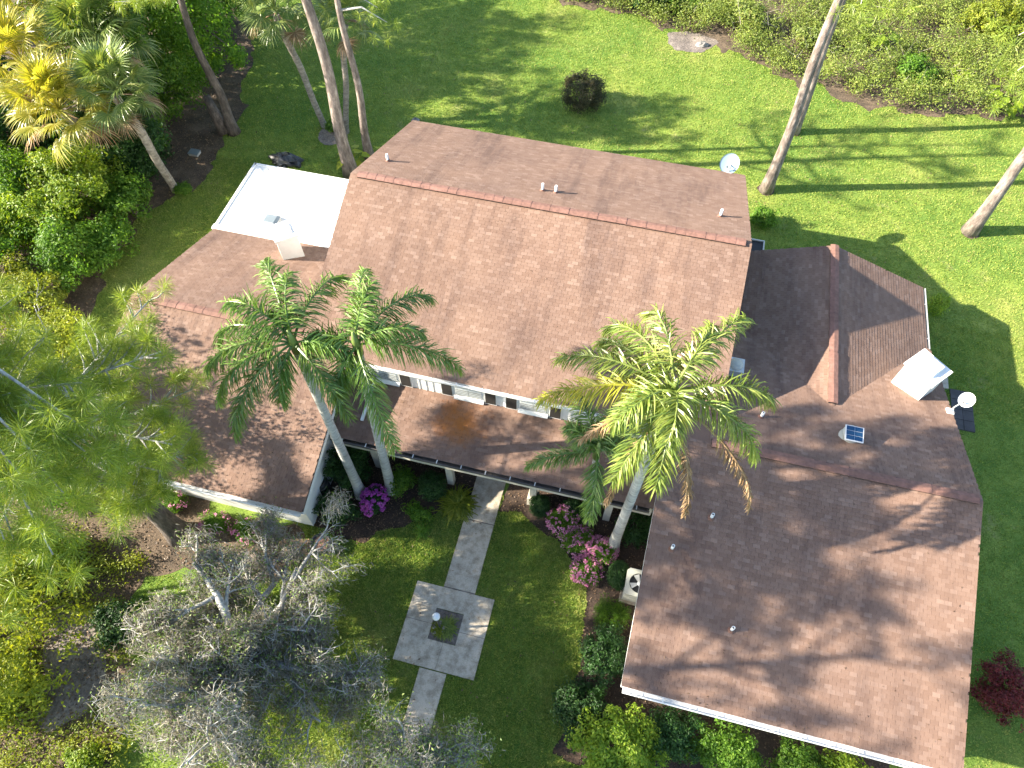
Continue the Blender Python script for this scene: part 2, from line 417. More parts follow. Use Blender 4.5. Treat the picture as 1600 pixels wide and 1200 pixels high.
bed('mulch_bed', [(-9.67, 6.65), (-6.64, 6.29), (-5.30, 7.47), (-4.18, 8.09), (-3.44, 8.39), (-3.55, 10.59), (-7.2, 11.4), (-8.6, 11.4), (-8.6, 8.0)], 0.006, 'mulch', 3)
bed('mulch_bed', [(-2.58, 8.42), (-1.68, 8.46), (-0.79, 8.14), (0.08, 7.49), (0.69, 6.64), (0.95, 5.71), (0.91, 4.20), (0.90, 3.14), (0.62, 1.90), (3.12, 1.74), (9.5, 3.0), (9.9, 4.6), (2.6, 4.6), (2.6, 11.4), (-2.3, 11.4)], 0.007, 'mulch', 4)
bed('leaf_litter', [(-20.86, 29.01), (-19.50, 24.45), (-19.47, 22.59), (-19.29, 20.02), (-20.80, 17.44), (-20.45, 14.06), (-19.5, 11.5), (-19.5, 8.5), (-16.6, 8.5), (-16.38, 6.89), (-14.00, 6.51), (-8.59, 6.24), (-7.35, 5.89), (-8.99, 4.64), (-10.92, 4.58), (-12.67, 3.72), (-12.63, 2.13), (-11.08, 0.32), (-11.11, -1.81), (-40, -6), (-40, 36), (-26.05, 34.72), (-22.36, 31.82)], 0.008, 'litter', 5, 0.2)
bed('sand_patch', [(-0.74, 36.49), (0.72, 36.98), (2.12, 36.38), (1.41, 35.18), (-0.05, 35.04)], 0.010, 'sand', 6, 0.06)
bed('sandy_path', [(-14.92, 2.14), (-13.64, 2.36), (-12.71, 1.35), (-12.14, 0.23), (-12.53, -0.46), (-13.34, -1.09), (-14.04, 0.29), (-14.57, 1.26)], 0.013, 'sand', 7)
bed('sandy_path', [(-10.92, 4.58), (-10.10, 5.16), (-8.87, 5.34), (-8.94, 4.54), (-10.21, 4.02)], 0.012, 'sand', 8)
bed('leaf_litter', [(-7.86, 38.92), (-6.52, 37.76), (-3.70, 37.83), (-0.79, 36.90), (1.28, 36.52), (4.03, 34.94), (6.29, 33.89), (9.35, 32.71), (12.31, 32.86), (16.74, 33.72), (19.65, 34.21), (40, 36), (40, 60), (-12, 60)], 0.009, 'litter', 9, 0.25)
for k, (p, s) in enumerate([((5.09, 25.85), 0.42), ((6.12, 30.03), 0.35), ((13.56, 25.36), 0.45), ((-14.76, 24.59), 0.75)]):
    bed('bare_soil', [(p[0] + s * math.cos(t * 0.785), p[1] + s * math.sin(t * 0.785)) for t in range(8)], 0.011, 'sand' if k == 3 else 'litter', 20 + k, 0.05)

# paving: walk of single slabs leading to a square with a planting hole
wk = setting('walkway', (-3.1, 6.0, 0))
def slab(x0, x1, y0, y1, z=0.05):
    m = MB(); e = 0.012
    m.hexa([(x0,y0,-0.05),(x1,y0,-0.05),(x1,y1,-0.05),(x0,y1,-0.05)], [(x0,y0,z-e),(x1,y0,z-e),(x1,y1,z-e),(x0,y1,z-e)])
    m.add([(x0,y0,z-e),(x1,y0,z-e),(x1,y1,z-e),(x0,y1,z-e),(x0+e,y0+e,z),(x1-e,y0+e,z),(x1-e,y1-e,z),(x0+e,y1-e,z)],
          [(4,5,6,7),(0,1,5,4),(1,2,6,5),(2,3,7,6),(3,0,4,7)])
    return m.build('concrete_slab', M['concrete'], wk)
slab(-3.58, -2.58, 7.95, 10.75); slab(-3.58, -2.58, 5.66, 7.92)
def slab_poly(pts, z=0.05):
    m = MB(); n = len(pts); m.add([(x, y, -0.05) for x, y in pts] + [(x, y, z) for x, y in pts], [tuple(range(n, 2 * n))] + [(k, (k + 1) % n, n + (k + 1) % n, n + k) for k in range(n)])
    return m.build('concrete_slab', M['concrete'], wk)
slab_poly([(-4.42, 4.488), (-3.60, 4.488), (-3.60, 4.97), (-2.74, 4.97), (-2.74, 4.444), (-1.95, 4.444), (-1.95, 5.62), (-4.42, 5.62)])
slab_poly([(-4.42, 3.24), (-3.122, 3.24), (-3.122, 4.03), (-3.60, 4.03), (-3.60, 4.475), (-4.42, 4.475)], 0.047)
slab_poly([(-3.11, 3.24), (-1.95, 3.24), (-1.95, 4.43), (-2.74, 4.43), (-2.74, 4.03), (-3.11, 4.03)], 0.05)
for (x0, x1, y0, y1) in ((-4.41, -3.61, 4.474, 4.489), (-2.73, -1.96, 4.429, 4.445), (-3.123, -3.109, 3.25, 4.02), (-3.57, -2.59, 7.918, 7.952), (-3.57, -2.77, 1.168, 1.202), (-3.57, -2.59, 5.618, 5.662)):
    m = MB(); m.box(x0, x1, y0, y1, -0.05, 0.036); m.build('sand_joint', M['sand'], wk)
slab(-3.58, -2.76, 1.2, 3.21); slab(-3.58, -2.76, -1.2, 1.17)
tp = setting('patio', (12.5, 16.2, 0))
for i in range(2):
    for j in range(4):
        x0 = 12.15 + i * 0.37; y0 = 15.3 + j * 0.42
        m = MB(); m.box(x0, x0 + 0.355, y0, y0 + 0.405, -0.02, 0.05 + 0.004 * ((i + j) % 2)); m.build('paving_slab', M['paver'], tp)
m = MB(); m.box(11.55, 12.1, 16.95, 17.75, -0.02, 0.06); m.build('concrete_slab', M['concrete'], tp)
BEDS += [np.array(q) for q in ([(-3.555,5.6),(-2.605,5.6),(-2.605,10.8),(-3.555,10.8)], [(-4.395,3.265),(-1.975,3.265),(-1.975,5.595),(-4.395,5.595)], [(-3.555,-1.3),(-2.785,-1.3),(-2.785,3.3),(-3.555,3.3)],
        [(12.1,15.25),(12.92,15.25),(12.92,17.0),(12.1,17.0)], [(11.5,16.9),(12.15,16.9),(12.15,17.8),(11.5,17.8)])]
HOUSE_FP = [np.array(q) for q in ([(-15,6.5),(-8.2,6.5),(-8.2,16),(-15,16)], [(-15,16),(-9,16),(-9,19.2),(-15,19.2)], [(-9,10.7),(3,10.7),(3,21.2),(-9,21.2)], [(2.3,4.1),(10,4.1),(10,16.3),(2.3,16.3)], [(3,16),(9.9,16),(9.9,19),(3,19)])]

def inpoly(P, poly):
    x, y = P[:, 0], P[:, 1]; ins = np.zeros(len(P), bool); n = len(poly); j = n - 1
    for i in range(n):
        xi, yi = poly[i]; xj, yj = poly[j]
        c = ((yi > y) != (yj > y)) & (x < (xj - xi) * (y - yi) / (yj - yi + 1e-12) + xi)
        ins ^= c; j = i
    return ins

# short grass: one mass of blades, thinning with distance
def grass(n, box, seed, hgt, wid):
    r = rng(seed)
    Pn = np.column_stack([r.uniform(box[0], box[1], n), r.uniform(box[2], box[3], n)])
    keep = np.ones(n, bool)
    for q in BEDS + HOUSE_FP: keep &= ~inpoly(Pn, q)
    # seen from the camera only this wedge of lawn matters
    keep &= np.abs(Pn[:, 0] * 0.97 + Pn[:, 1] * 0.242) < (14 + 0.62 * np.maximum(Pn[:, 1], 0))
    Pn = Pn[keep]; k = len(Pn)
    th = r.uniform(0, 6.283, k); lean = r.uniform(0.2, 1.0, k) * hgt; la = r.uniform(0, 6.283, k); h = hgt * r.uniform(0.5, 1.2, k)
    dx, dy = np.cos(th) * wid * 0.5, np.sin(th) * wid * 0.5
    V = np.empty((k, 3, 3)); V[:, 0] = np.column_stack([Pn[:, 0] - dx, Pn[:, 1] - dy, np.zeros(k)]); V[:, 1] = np.column_stack([Pn[:, 0] + dx, Pn[:, 1] + dy, np.zeros(k)])
    V[:, 2] = np.column_stack([Pn[:, 0] + lean * np.cos(la), Pn[:, 1] + lean * np.sin(la), h])
    return V.reshape(-1, 3)
Vg = np.vstack([grass(190000, (-9, 2, -1, 9), 11, 0.075, 0.026), grass(330000, (-22, 20, 16, 40), 12, 0.060, 0.036), grass(90000, (9, 20, 0, 20), 13, 0.055, 0.026), grass(60000, (-22, -14, 12, 22), 14, 0.055, 0.026), grass(50000, (-16, -6, -3, 4), 15, 0.055, 0.024)])
go = mesh_np('grass', Vg, np.arange(len(Vg), dtype=np.int32).reshape(-1, 3), M['grass'])
tag(go, 'short mown green lawn grass around the house', 'grass', kind='stuff')

# ------------------------------------------------------------------ house
house = thing('house', (0, 11, 0), 'sprawling single storey white house with brown shingle roofs', 'house')
TH = 0.10
def slope(name_seed, e0, u, L, s, S, n_parts=0, keep=None, tabw=0.20, exp=0.108):
    """roof slope: e0 lower-left corner on the surface, u unit vector along the eave, s unit vector up the slope"""
    e0, u, s = np.array(e0, float), np.array(u, float), np.array(s, float)
    nrm = np.cross(u, s); nrm /= np.linalg.norm(nrm)
    r = rng(name_seed)
    a = e0; b = e0 + u * L; c = b + s * S; d = e0 + s * S; dn = -nrm * TH
    mb = MB(); mb.hexa([a + dn, b + dn, c + dn, d + dn], [a, b, c, d])
    deck = mb.build('roof_slope', M['shingle'] if False else M['felt'], house)
    rows = int(S / exp) + 1; cols = int(L / tabw) + 2
    I, J = [q.ravel() for q in np.meshgrid(np.arange(rows), np.arange(cols), indexing='ij')]
    off = (I % 2) * 0.5 * tabw + r.uniform(-0.02, 0.02, rows)[I]
    x0 = np.maximum(J * tabw - off, -0.015) + 0.003; x1 = np.minimum((J + 1) * tabw - off, L + 0.015) - 0.003
    y0 = I * exp - 0.02; y1 = np.minimum(y0 + exp + 0.03, S)
    ok = (x1 - x0 > 0.04) & (y1 - y0 > 0.04); I, x0, x1, y0, y1 = I[ok], x0[ok], x1[ok], y0[ok], y1[ok]
    k = len(I); jy = r.uniform(-0.004, 0.004, k); t0 = 0.011 + r.uniform(0, 0.004, k); t1 = 0.003
    pt = lambda x, y: e0 + x[:, None] * u + y[:, None] * s
    q = np.stack([pt(x0, y0 + jy), pt(x1, y0 + jy), pt(x1, y1), pt(x0, y1)], 1)
    up = np.stack([t0, t0, np.full(k, t1), np.full(k, t1)], 1)[:, :, None] * nrm
    T = np.concatenate([q + up, q], 1)
    if keep is not None: ok = keep((q[:, 0] + q[:, 2]) / 2); T, I, x0, x1 = T[ok], I[ok], x0[ok], x1[ok]
    full = (x1 - x0 > tabw * 0.95) & (I < 12); full &= np.cumsum(full) <= n_parts
    parts = list(T[full]); T = T[~full]; k = len(T)
    V = T.reshape(-1, 3); F = (np.arange(k)[:, None, None] * 8 + np.array([(0,1,2,3),(4,5,1,0),(5,6,2,1),(7,4,0,3)])[None]).reshape(-1, 4)
    o = mesh_np('shingle_field', V, F.astype(np.int32), M['shingle'], deck); o['kind'] = 'stuff'
    if parts:
        q = np.array(parts[0]); c0 = q.mean(0)
        me = None
        for vs in parts:
            vs = np.array(vs); c = vs.mean(0)
            if me is None:
                so = mesh_np('shingle', vs - c + ORG[deck.name], [(0,1,2,3),(4,5,1,0),(5,6,2,1),(7,4,0,3)], M['shingle'], deck); me = so.data
            else:
                so = bpy.data.objects.new('shingle', me); C.objects.link(so); so.parent = deck
            so.location = c - ORG[deck.name]
    return deck

def unit(v):
    v = np.array(v, float); return v / np.linalg.norm(v)

def ridge_caps(p, q, deck, hgt=0.07, w=0.28, step=0.3, seed=5):
    p, q = np.array(p, float), np.array(q, float); L = np.linalg.norm(q - p); d = (q - p) / L; sd = np.cross(d, (0, 0, 1)); r = rng(seed)
    vent = MB(); vent.bar(p + np.array((0, 0, hgt * 0.2)), q + np.array((0, 0, hgt * 0.2)), w * 0.92, hgt * 0.8); vent.build('ridge_vent', M['darkmetal'], deck)
    n = int(L / step)
    for i in range(n):
        a = p + d * (i * L / n + 0.004); b = p + d * ((i + 1) * L / n + 0.02); h = hgt + r.uniform(0, 0.008); t = np.array((0, 0, 1.0))
        mb = MB(); dp = 0.035
        A = [a - sd * w / 2 + t * (h - dp), a + t * h, a + sd * w / 2 + t * (h - dp)]; B = [b - sd * w / 2 + t * (h - dp + 0.006), b + t * (h + 0.006), b + sd * w / 2 + t * (h - dp + 0.006)]
        lo = t * -0.018
        vs = A + B + [x + lo for x in A] + [x + lo for x in B]
        mb.add(vs, [(0,1,4,3),(1,2,5,4),(6,9,10,7),(7,10,11,8),(0,3,9,6),(2,8,11,5),(0,6,7,1),(1,7,8,2),(3,4,10,9),(4,5,11,10)])
        mb.build('ridge_cap', M['cap'], deck)

# --- main block
X0, X1, YF, YR, YB, ZE, ZR = -9.38, 3.38, 10.58, 16.14, 21.70, 4.0, 6.15
sF = unit((0, YR - YF, ZR - ZE)); SL = math.hypot(YR - YF, ZR - ZE)
dk = slope(31, (X0, YF, ZE), (1, 0, 0), X1 - X0, sF, SL)
ridge_caps((X0 + 0.25, YR, ZR), (X1 - 0.2, YR, ZR), dk)
slope(32, (X1, YB, ZE), (-1, 0, 0), X1 - X0, unit((0, YR - YB, ZR - ZE)), SL)
# --- right front wing
RX0, RX1, RYF, RYR, RYB, RZE, RZR = 1.98, 10.32, 3.70, 10.15, 16.6, 2.4, 4.4
def main_z(y): return ZE + (min(y, 2 * YR - y) - YF) * (ZR - ZE) / (YR - YF)
RSL = math.hypot(RYR - RYF, RZR - RZE)
dk = slope(33, (RX0, RYF, RZE), (1, 0, 0), RX1 - RX0, unit((0, RYR - RYF, RZR - RZE)), RSL, n_parts=300)
ridge_caps((RX0 + 1.2, RYR, RZR), (RX1 - 0.12, RYR, RZR), dk, seed=6)
def keep_rb(p): return (p[:, 0] > 3.05) | (p[:, 1] < 10.9)
slope(34, (RX1, RYB, RZE), (-1, 0, 0), RX1 - 3.15, unit((0, RYR - RYB, RZR - RZE)), RSL, keep=keep_rb)
mb = MB(); zz = RZR - 0.75 * 0.31; mb.hexa([(RX0, RYR, RZR-0.1), (3.15, RYR, RZR-0.1), (3.15, RYR+0.7, zz-0.1), (RX0, RYR+0.7, zz-0.1)], [(RX0, RYR, RZR), (3.15, RYR, RZR), (3.15, RYR+0.7, zz), (RX0, RYR+0.7, zz)]); mb.build('roof_slope', M['shingle'], house)
# --- rear side gable
GX0, GXR, GX1, GY0, GY1, GZE, GZR = 3.35, 6.72, 10.22, 12.7, 19.35, 2.38, 3.62
gs = unit((GXR - GX1, 0, GZR - GZE)); GS = math.hypot(GXR - GX1, GZR - GZE)
def keep_g(p): return (p[:, 2] > RZR - (p[:, 1] - RYR) * (RZR - RZE) / (RYR - RYF) - 0.12) | (p[:, 1] > RYB)
dk = slope(35, (GX1, GY0, GZE), (0, 1, 0), GY1 - GY0, gs, GS, keep=keep_g)
ridge_caps((GXR, GY0 + 0.1, GZR), (GXR, GY1 - 0.02, GZR), dk, seed=7)
gs2 = unit((GXR - GX0, 0, GZR - GZE)); GS2 = math.hypot(GXR - GX0, GZR - GZE)
slope(36, (GX0, GY1, GZE), (0, -1, 0), GY1 - GY0, gs2, GS2, keep=keep_g)
# --- left wing
LX0, LX1, LYF, LYR, LYB, LZE, LZR = -15.45, -7.85, 6.12, 11.15, 16.05, 2.4, 4.08
LSL = math.hypot(LYR - LYF, LZR - LZE)
dk = slope(37, (LX0, LYF, LZE), (1, 0, 0), LX1 - LX0, unit((0, LYR - LYF, LZR - LZE)), LSL)
ridge_caps((LX0 + 0.1, LYR, LZR), (-9.5, LYR, LZR), dk, seed=8)
LSB = math.hypot(LYR - LYB, LZR - LZE)
slope(38, (-9.05, LYB, LZE), (-1, 0, 0), -9.05 - LX0, unit((0, LYR - LYB, LZR - LZE)), LSB)
# --- entry roof
PX0, PX1, PYF, PYW, PZE, PZW = LX1 + 0.0, 2.1, 8.70, 10.74, 2.42, 2.84
slope(39, (PX0 - 0.1, PYF, PZE), (1, 0, 0), PX1 - PX0 + 0.1, unit((0, PYW - PYF, PZW - PZE)), math.hypot(PYW - PYF, PZW - PZE))
# --- white flat roof
mb = MB(); mb.box(-15.45, -9.05, 15.95, 19.45, 2.36, 2.46); fr = mb.build('flat_roof', M['roofwhite'], house)
for (x0, x1, y0, y1) in ((-15.5, -9.05, 19.40, 19.50), (-15.53, -15.43, 15.9, 19.5)):
    mb = MB(); mb.box(x0, x1, y0, y1, 2.33, 2.50); mb.build('roof_edging', M['roofwhite'], fr)
mb = MB(); mb.box(-15.55, -12.4, 15.78, 16.0, 2.45, 2.53); mb.build('roof_edging', M['roofwhite'], fr)
for x in (-14.45, -12.9, -11.3):
    mb = MB(); mb.box(x, x + 0.05, 16.0, 19.38, 2.455, 2.472); mb.build('membrane_seam', M['roofwhite'], fr)
p = (-13.50, 16.62, 2.50)
mb = MB(); mb.box(p[0]-0.27, p[0]+0.27, p[1]-0.25, p[1]+0.25, 2.45, 2.60); hb = mb.build('roof_hatch', M['gutter'], fr)
mb = MB(); mb.hexa([(p[0]-0.3,p[1]-0.28,2.603),(p[0]+0.3,p[1]-0.28,2.603),(p[0]+0.3,p[1]+0.28,2.603),(p[0]-0.3,p[1]+0.28,2.603)], [(p[0]-0.2,p[1]-0.18,2.68),(p[0]+0.2,p[1]-0.18,2.68),(p[0]+0.2,p[1]+0.18,2.68),(p[0]-0.2,p[1]+0.18,2.68)]); mb.build('hatch_lid', M['flash'], hb)

# --- walls
def wall(x0, x1, y0, y1, z0, z1, mat='stucco'):
    mb = MB(); mb.box(x0, x1, y0, y1, z0, z1); return mb.build('wall', M[mat], house)
wall(-15.0, -8.25, 6.5, 6.7, 0, 2.42); wall(-15.0, -14.8, 6.7, 19.1, 0, 2.34); wall(-14.8, -9.0, 18.9, 19.1, 0, 2.34)
wall(2.4, 9.9, 4.1, 4.3, 0, 2.4); wall(2.4, 2.6, 4.3, 10.5, 0, 2.4); wall(9.7, 9.9, 4.3, 18.9, 0, 2.36); wall(3.3, 9.7, 18.7, 18.9, 0, 2.36)
clw = wall(-8.25, 3.1, 10.75, 10.93, 0, 3.98, 'white')
wall(-9.0, -8.8, 10.93, 21.3, 0, 3.98, 'white'); wall(2.9, 3.1, 10.93, 21.3, 0, 3.98, 'white'); wall(-8.8, 2.9, 21.1, 21.3, 0, 3.95)
def gable(x0, x1, yf, yr, yb, ze, zr, mat='white'):
    mb = MB(); A = [(yf, ze - 0.11), (yr, zr - 0.11), (yb, ze - 0.11)]
    vs = [(x0, y, z) for y, z in A] + [(x1, y, z) for y, z in A]
    mb.add(vs, [(0, 2, 1), (3, 4, 5), (0, 1, 4, 3), (1, 2, 5, 4), (2, 0, 3, 5)]); return mb.build('gable_wall', M[mat], house)
gable(2.92, 3.08, YF + 0.3, YR, YB - 0.3, ZE + 0.1, ZR); gable(-8.98, -8.82, YF + 0.3, YR, YB - 0.3, ZE + 0.1, ZR)
gable(9.72, 9.88, RYF + 0.4, RYR, RYB - 0.4, RZE + 0.1, RZR, 'stucco'); gable(2.42, 2.58, RYF + 0.4, RYR, RYB - 0.4, RZE + 0.1, RZR)
gable(-8.45, -8.27, LYF + 0.4, LYR, LYB - 0.4, LZE + 0.1, LZR); gable(-14.98, -14.82, LYF + 0.4, LYR, LYB - 0.4, LZE + 0.1, LZR)
wall(-8.45, -8.26, 6.7, 11.0, 0, 2.42, 'white')
mb = MB(); A = [(GX0 + 0.3, GZE), (GXR, GZR - 0.12), (GX1 - 0.3, GZE)]
mb.add([(x, 18.72, z) for x, z in A] + [(x, 18.88, z) for x, z in A], [(0, 1, 2), (3, 5, 4), (0, 3, 4, 1), (1, 4, 5, 2), (2, 5, 3, 0)]); mb.build('gable_wall', M['stucco'], house)

# --- bargeboards and fascias
def board(p, q, w, h, mat='white', name='fascia_board'):
    mb = MB(); mb.bar(p, q, w, h); return mb.build(name, M[mat], house)
for x, sgn in ((X1, 1), (X0, -1)):
    xx = x + sgn * -0.03
    board((xx, YF + 0.02, ZE - 0.20), (xx, YR, ZR - 0.20), 0.05, 0.18); board((xx, YR, ZR - 0.20), (xx, YB - 0.02, ZE - 0.20), 0.05, 0.18)
board((LX1 - 0.03, LYF, LZE - 0.20), (LX1 - 0.03, LYR, LZR - 0.20), 0.06, 0.20)
board((LX1 - 0.10, LYF + 0.1, LZE - 0.26), (LX1 - 0.10, 8.65, LZE + 0.59), 0.05, 0.26)
board((RX0 + 0.03, RYF, RZE - 0.19), (RX0 + 0.03, RYR, RZR - 0.19), 0.05, 0.16); board((RX1 - 0.03, RYF, RZE - 0.19), (RX1 - 0.03, RYR, RZR - 0.19), 0.05, 0.16)
board((RX1 - 0.03, RYR, RZR - 0.19), (RX1 - 0.03, 14.6, RZR - 0.19 - 4.45 * 0.31), 0.05, 0.16)
board((GXR, GY1 - 0.03, GZR - 0.2), (GX1, GY1 - 0.03, GZE - 0.2), 0.05, 0.16); board((GXR, GY1 - 0.03, GZR - 0.2), (GX0, GY1 - 0.03, GZE - 0.2), 0.05, 0.16)
board((LX0 + 0.03, LYF, LZE - 0.19), (LX0 + 0.03, LYR, LZR - 0.19), 0.05, 0.16)

# --- gutters: U channel with hangers across
def gutter(p, q, out, mat, hang='gutter', step=0.9, w=0.13, d=0.11):
    p, q = Vector(p), Vector(q); o = Vector(out).normalized(); z = Vector((0, 0, 1)); t = 0.012
    prof = [(0, 0), (0, -d), (w, -d), (w, 0.0), (w + 0.018, 0.0), (w + 0.018, 0.012), (w - t, 0.012), (w - t, -d + t), (t, -d + t), (t, 0)]
    mb = MB(); n = len(prof); vs = []
    for a in (p, q):
        vs += [a + o * x + z * y for x, y in prof]
    fs = [(i, (i + 1) % n, n + (i + 1) % n, n + i) for i in range(n)]
    mb.add(vs, fs); gb = mb.build('gutter', M[mat], house)
    L = (q - p).length; k = max(1, int(L / step)); dr = (q - p).normalized()
    for i in range(k):
        a = p + dr * ((i + 0.5) * L / k)
        m2 = MB(); m2.bar(a + z * 0.018, a + o * (w + 0.01) + z * 0.018, 0.03, 0.008); m2.build('gutter_hanger', M[hang], gb)
    return gb
gutter((LX1 - 0.1, PYF - 0.005, PZE - 0.02), (PX1 - 0.1, PYF - 0.005, PZE - 0.02), (0, -1, 0), 'bronze', 'gutter', 0.75)
gutter((-7.95, YF - 0.01, ZE - 0.02), (X1 - 0.1, YF - 0.01, ZE - 0.02), (0, -1, 0), 'white', 'gutter', 0.8, 0.085, 0.09)
gutter((RX0 + 0.05, RYF - 0.01, RZE - 0.02), (RX1 - 0.05, RYF - 0.01, RZE - 0.02), (0, -1, 0), 'white', 'white', 0.65, 0.15)
gutter((LX0 + 0.05, LYF - 0.01, LZE - 0.02), (LX1 - 0.05, LYF - 0.01, LZE - 0.02), (0, -1, 0), 'white', 'white', 1.1)
gutter((GX1 + 0.01, 16.3, GZE - 0.02), (GX1 + 0.01, GY1, GZE - 0.02), (1, 0, 0), 'gutter', 'gutter', 1.2, 0.09)
board((LX1, PYF + 0.08, PZE - 0.38), (PX1, PYF + 0.08, PZE - 0.38), 0.10, 0.52, 'cream', 'porch_beam')
for x in (-6.9, -4.35, -1.55, 0.9):
    mb = MB(); mb.box(x - 0.11, x + 0.11, PYF + 0.28, PYF + 0.48, 0, PZE - 0.60); mb.build('porch_post', M['cream'], house)
mb = MB(); mb.box(-1.72, -1.38, PYF + 0.2, PYF + 0.56, 0, 0.5); mb.build('post_plinth', M['cream'], house)
mb = MB(); mb.box(-8.2, 2.4, 9.6, 10.74, -0.02, 0.045); mb.build('porch_floor', M['concrete'], house)
# downspouts that lie on the entry roof
for (x, t0, t1, w) in ((-7.15, 0.2, 0.85, 0.09), (1.55, 0.1, 0.9, 0.09)):
    mb = MB(); a = np.array((x, PYW - 0.1, PZW + 0.06)); b_ = np.array((x, PYF, PZE + 0.05)); mb.bar(a + (b_ - a) * (t0 - 0.2), a + (b_ - a) * t1 * 0.8, w, 0.07); mb.bar(a + np.array((0, -0.02, 0)), a + np.array((0, -0.05, 0.8)), w, 0.07, (0, 1, 0)); mb.build('downspout', M['white'], house)

# --- clerestory windows: dark screened lights either side of a long light on a sloping white sill
def square_light(x, w=0.33):
    f = MB(); f.box(x - w/2 - 0.03, x + w/2 + 0.03, 10.70, 10.76, 2.88, 3.60); fo = f.build('window', M['white'], house)
    g2 = MB(); g2.box(x - w/2, x + w/2, 10.685, 10.71, 2.93, 3.56); g2.build('pane', M['screen'], fo)
def long_light(x0, x1):
    f = MB(); f.box(x0, x1, 10.715, 10.76, 2.90, 3.60); fo = f.build('window', M['white'], house)
    n = max(2, int((x1 - x0) / 0.36)); w = (x1 - x0 - 0.06) / n
    for i in range(n):
        g2 = MB(); g2.box(x0 + 0.03 + i * w + 0.015, x0 + 0.03 + (i + 1) * w - 0.015, 10.70, 10.72, 3.06, 3.56); g2.build('pane', M['frost'], fo)
    for k in range(4):
        g2 = MB(); g2.box(x0 + 0.04, x1 - 0.04, 10.688, 10.70, 3.08 + k * 0.09, 3.105 + k * 0.09); g2.build('blind_slat', M['blind'], fo)
    s_ = MB(); s_.hexa([(x0 - 0.02, 10.63, 2.87), (x1 + 0.02, 10.63, 2.87), (x1 + 0.02, 10.698, 2.87), (x0 - 0.02, 10.698, 2.87)], [(x0 - 0.02, 10.63, 2.90), (x1 + 0.02, 10.63, 2.90), (x1 + 0.02, 10.698, 3.02), (x0 - 0.02, 10.698, 3.02)]); s_.build('sill', M['white'], fo)
SQ = [(-6.10, 10.76, 3.15), (-4.75, 10.79, 3.15), (-3.35, 10.82, 3.15), (-2.69, 10.80, 3.15), (-1.31, 10.84, 3.15), (0.12, 10.83, 3.15)]
xs = [q[0] for q in SQ]
for x in xs: square_light(x)
long_light(xs[0] - 1.45, xs[0] - 0.24); long_light(xs[1] + 0.24, xs[2] - 0.24); long_light(xs[3] + 0.24, xs[4] - 0.24); long_light(xs[5] + 0.24, xs[5] + 1.4)
for x in np.arange(-8.1, 3.0, 0.22):
    if all(abs(x - q) > 0.25 for q in xs) and not (xs[0]-1.5 < x < xs[0] or xs[1] < x < xs[2] or xs[3] < x < xs[4] or xs[5] < x < xs[5] + 1.5):
        mb = MB(); mb.box(x - 0.022, x + 0.022, 10.733, 10.752, 2.80, 3.95); mb.build('wall_batten', M['white'], house)
# front door and windows below, on the porch wall
mb = MB(); mb.box(-3.65, -2.55, 10.69, 10.76, 0.05, 2.15); dr = mb.build('door', M['dark_bark'], house)
mb = MB(); mb.lathe([(0.0, 0), (0.03, 0), (0.03, 0.05), (0, 0.05)], (-2.68, 10.66, 1.0), 10); mb.build('handle', M['gutter'], dr)

# --- chimneys, both turned on the corner
def chimney(c, w, d, z0, z1, ang, cap):
    ca, sa = math.cos(R(ang)), math.sin(R(ang))
    def rp(x, y, z): return (c[0] + x * ca - y * sa, c[1] + x * sa + y * ca, z)
    mb = MB(); q = [(-w/2, -d/2), (w/2, -d/2), (w/2, d/2), (-w/2, d/2)]
    mb.hexa([rp(x, y, z0) for x, y in q], [rp(x, y, z1) for x, y in q]); ch = mb.build('chimney', M['roofwhite'], house)
    m2 = MB(); e = 0.05
    q2 = [(-w/2 - e, -d/2 - e), (w/2 + e, -d/2 - e), (w/2 + e, d/2 + e), (-w/2 - e, d/2 + e)]
    m2.hexa([rp(x, y, z1 + 0.002) for x, y in q2], [rp(x, y, z1 + 0.10) for x, y in q2])
    m2.hexa([rp(x * 0.6, y * 0.6, z1 + 0.102) for x, y in q2], [rp(x * 0.55, y * 0.55, z1 + cap) for x, y in q2]); m2.build('chimney_cap', M['roofwhite'], ch)
    return ch
chimney((9.3, 14.4), 0.95, 0.80, 0.0, 4.1, -42, 0.25)
chimney((-12.0, 15.2), 0.75, 0.75, 2.2, 3.75, 40, 0.16)

# --- pipes, vents, flashing, dishes on the roofs
def roof_z(x, y):
    if y > YF and X0 < x < X1: return main_z(y)
    return RZR - abs(y - RYR) * (RZR - RZE) / (RYR - RYF)
def pipe(x, y, h, r=0.045):
    z = roof_z(x, y)
    mb = MB(); mb.lathe([(r, -0.15), (r, h), (r * 0.7, h), (r * 0.7, h - 0.1)], (x, y, z), 12); po = mb.build('vent_pipe', M['pvc'], house, True)
    m2 = MB(); m2.lathe([(0.10, 0.0), (0.085, 0.025), (r + 0.012, 0.07), (r + 0.012, 0.09)], (x, y, z), 12); m2.build('pipe_boot', M['cap'], po, True)
for (x, y) in ((-8.7, 17.55), (-3.30, 17.35), (-2.86, 17.37), (2.45, 17.75)): pipe(x, y, 0.30)
for (x, y) in ((3.5, 8.2), (2.62, 7.2), (4.46, 5.6), (4.58, 11.6)): pipe(x, y, 0.26)
mb = MB(); mb.hexa([(3.12, 12.6, 3.02), (3.75, 12.6, 2.9), (3.9, 19.0, 2.7), (3.12, 19.0, 2.9)], [(3.12, 12.6, 3.06), (3.75, 12.6, 2.94), (3.9, 19.0, 2.74), (3.12, 19.0, 2.94)]); mb.build('valley_flashing', M['flash'], house)
p = (3.78, 13.40, 3.70)
mb = MB(); mb.box(p[0]-0.28, p[0]+0.24, p[1]-0.26, p[1]+0.26, 3.3, 3.78); sk = mb.build('skylight', M['gutter'], house)
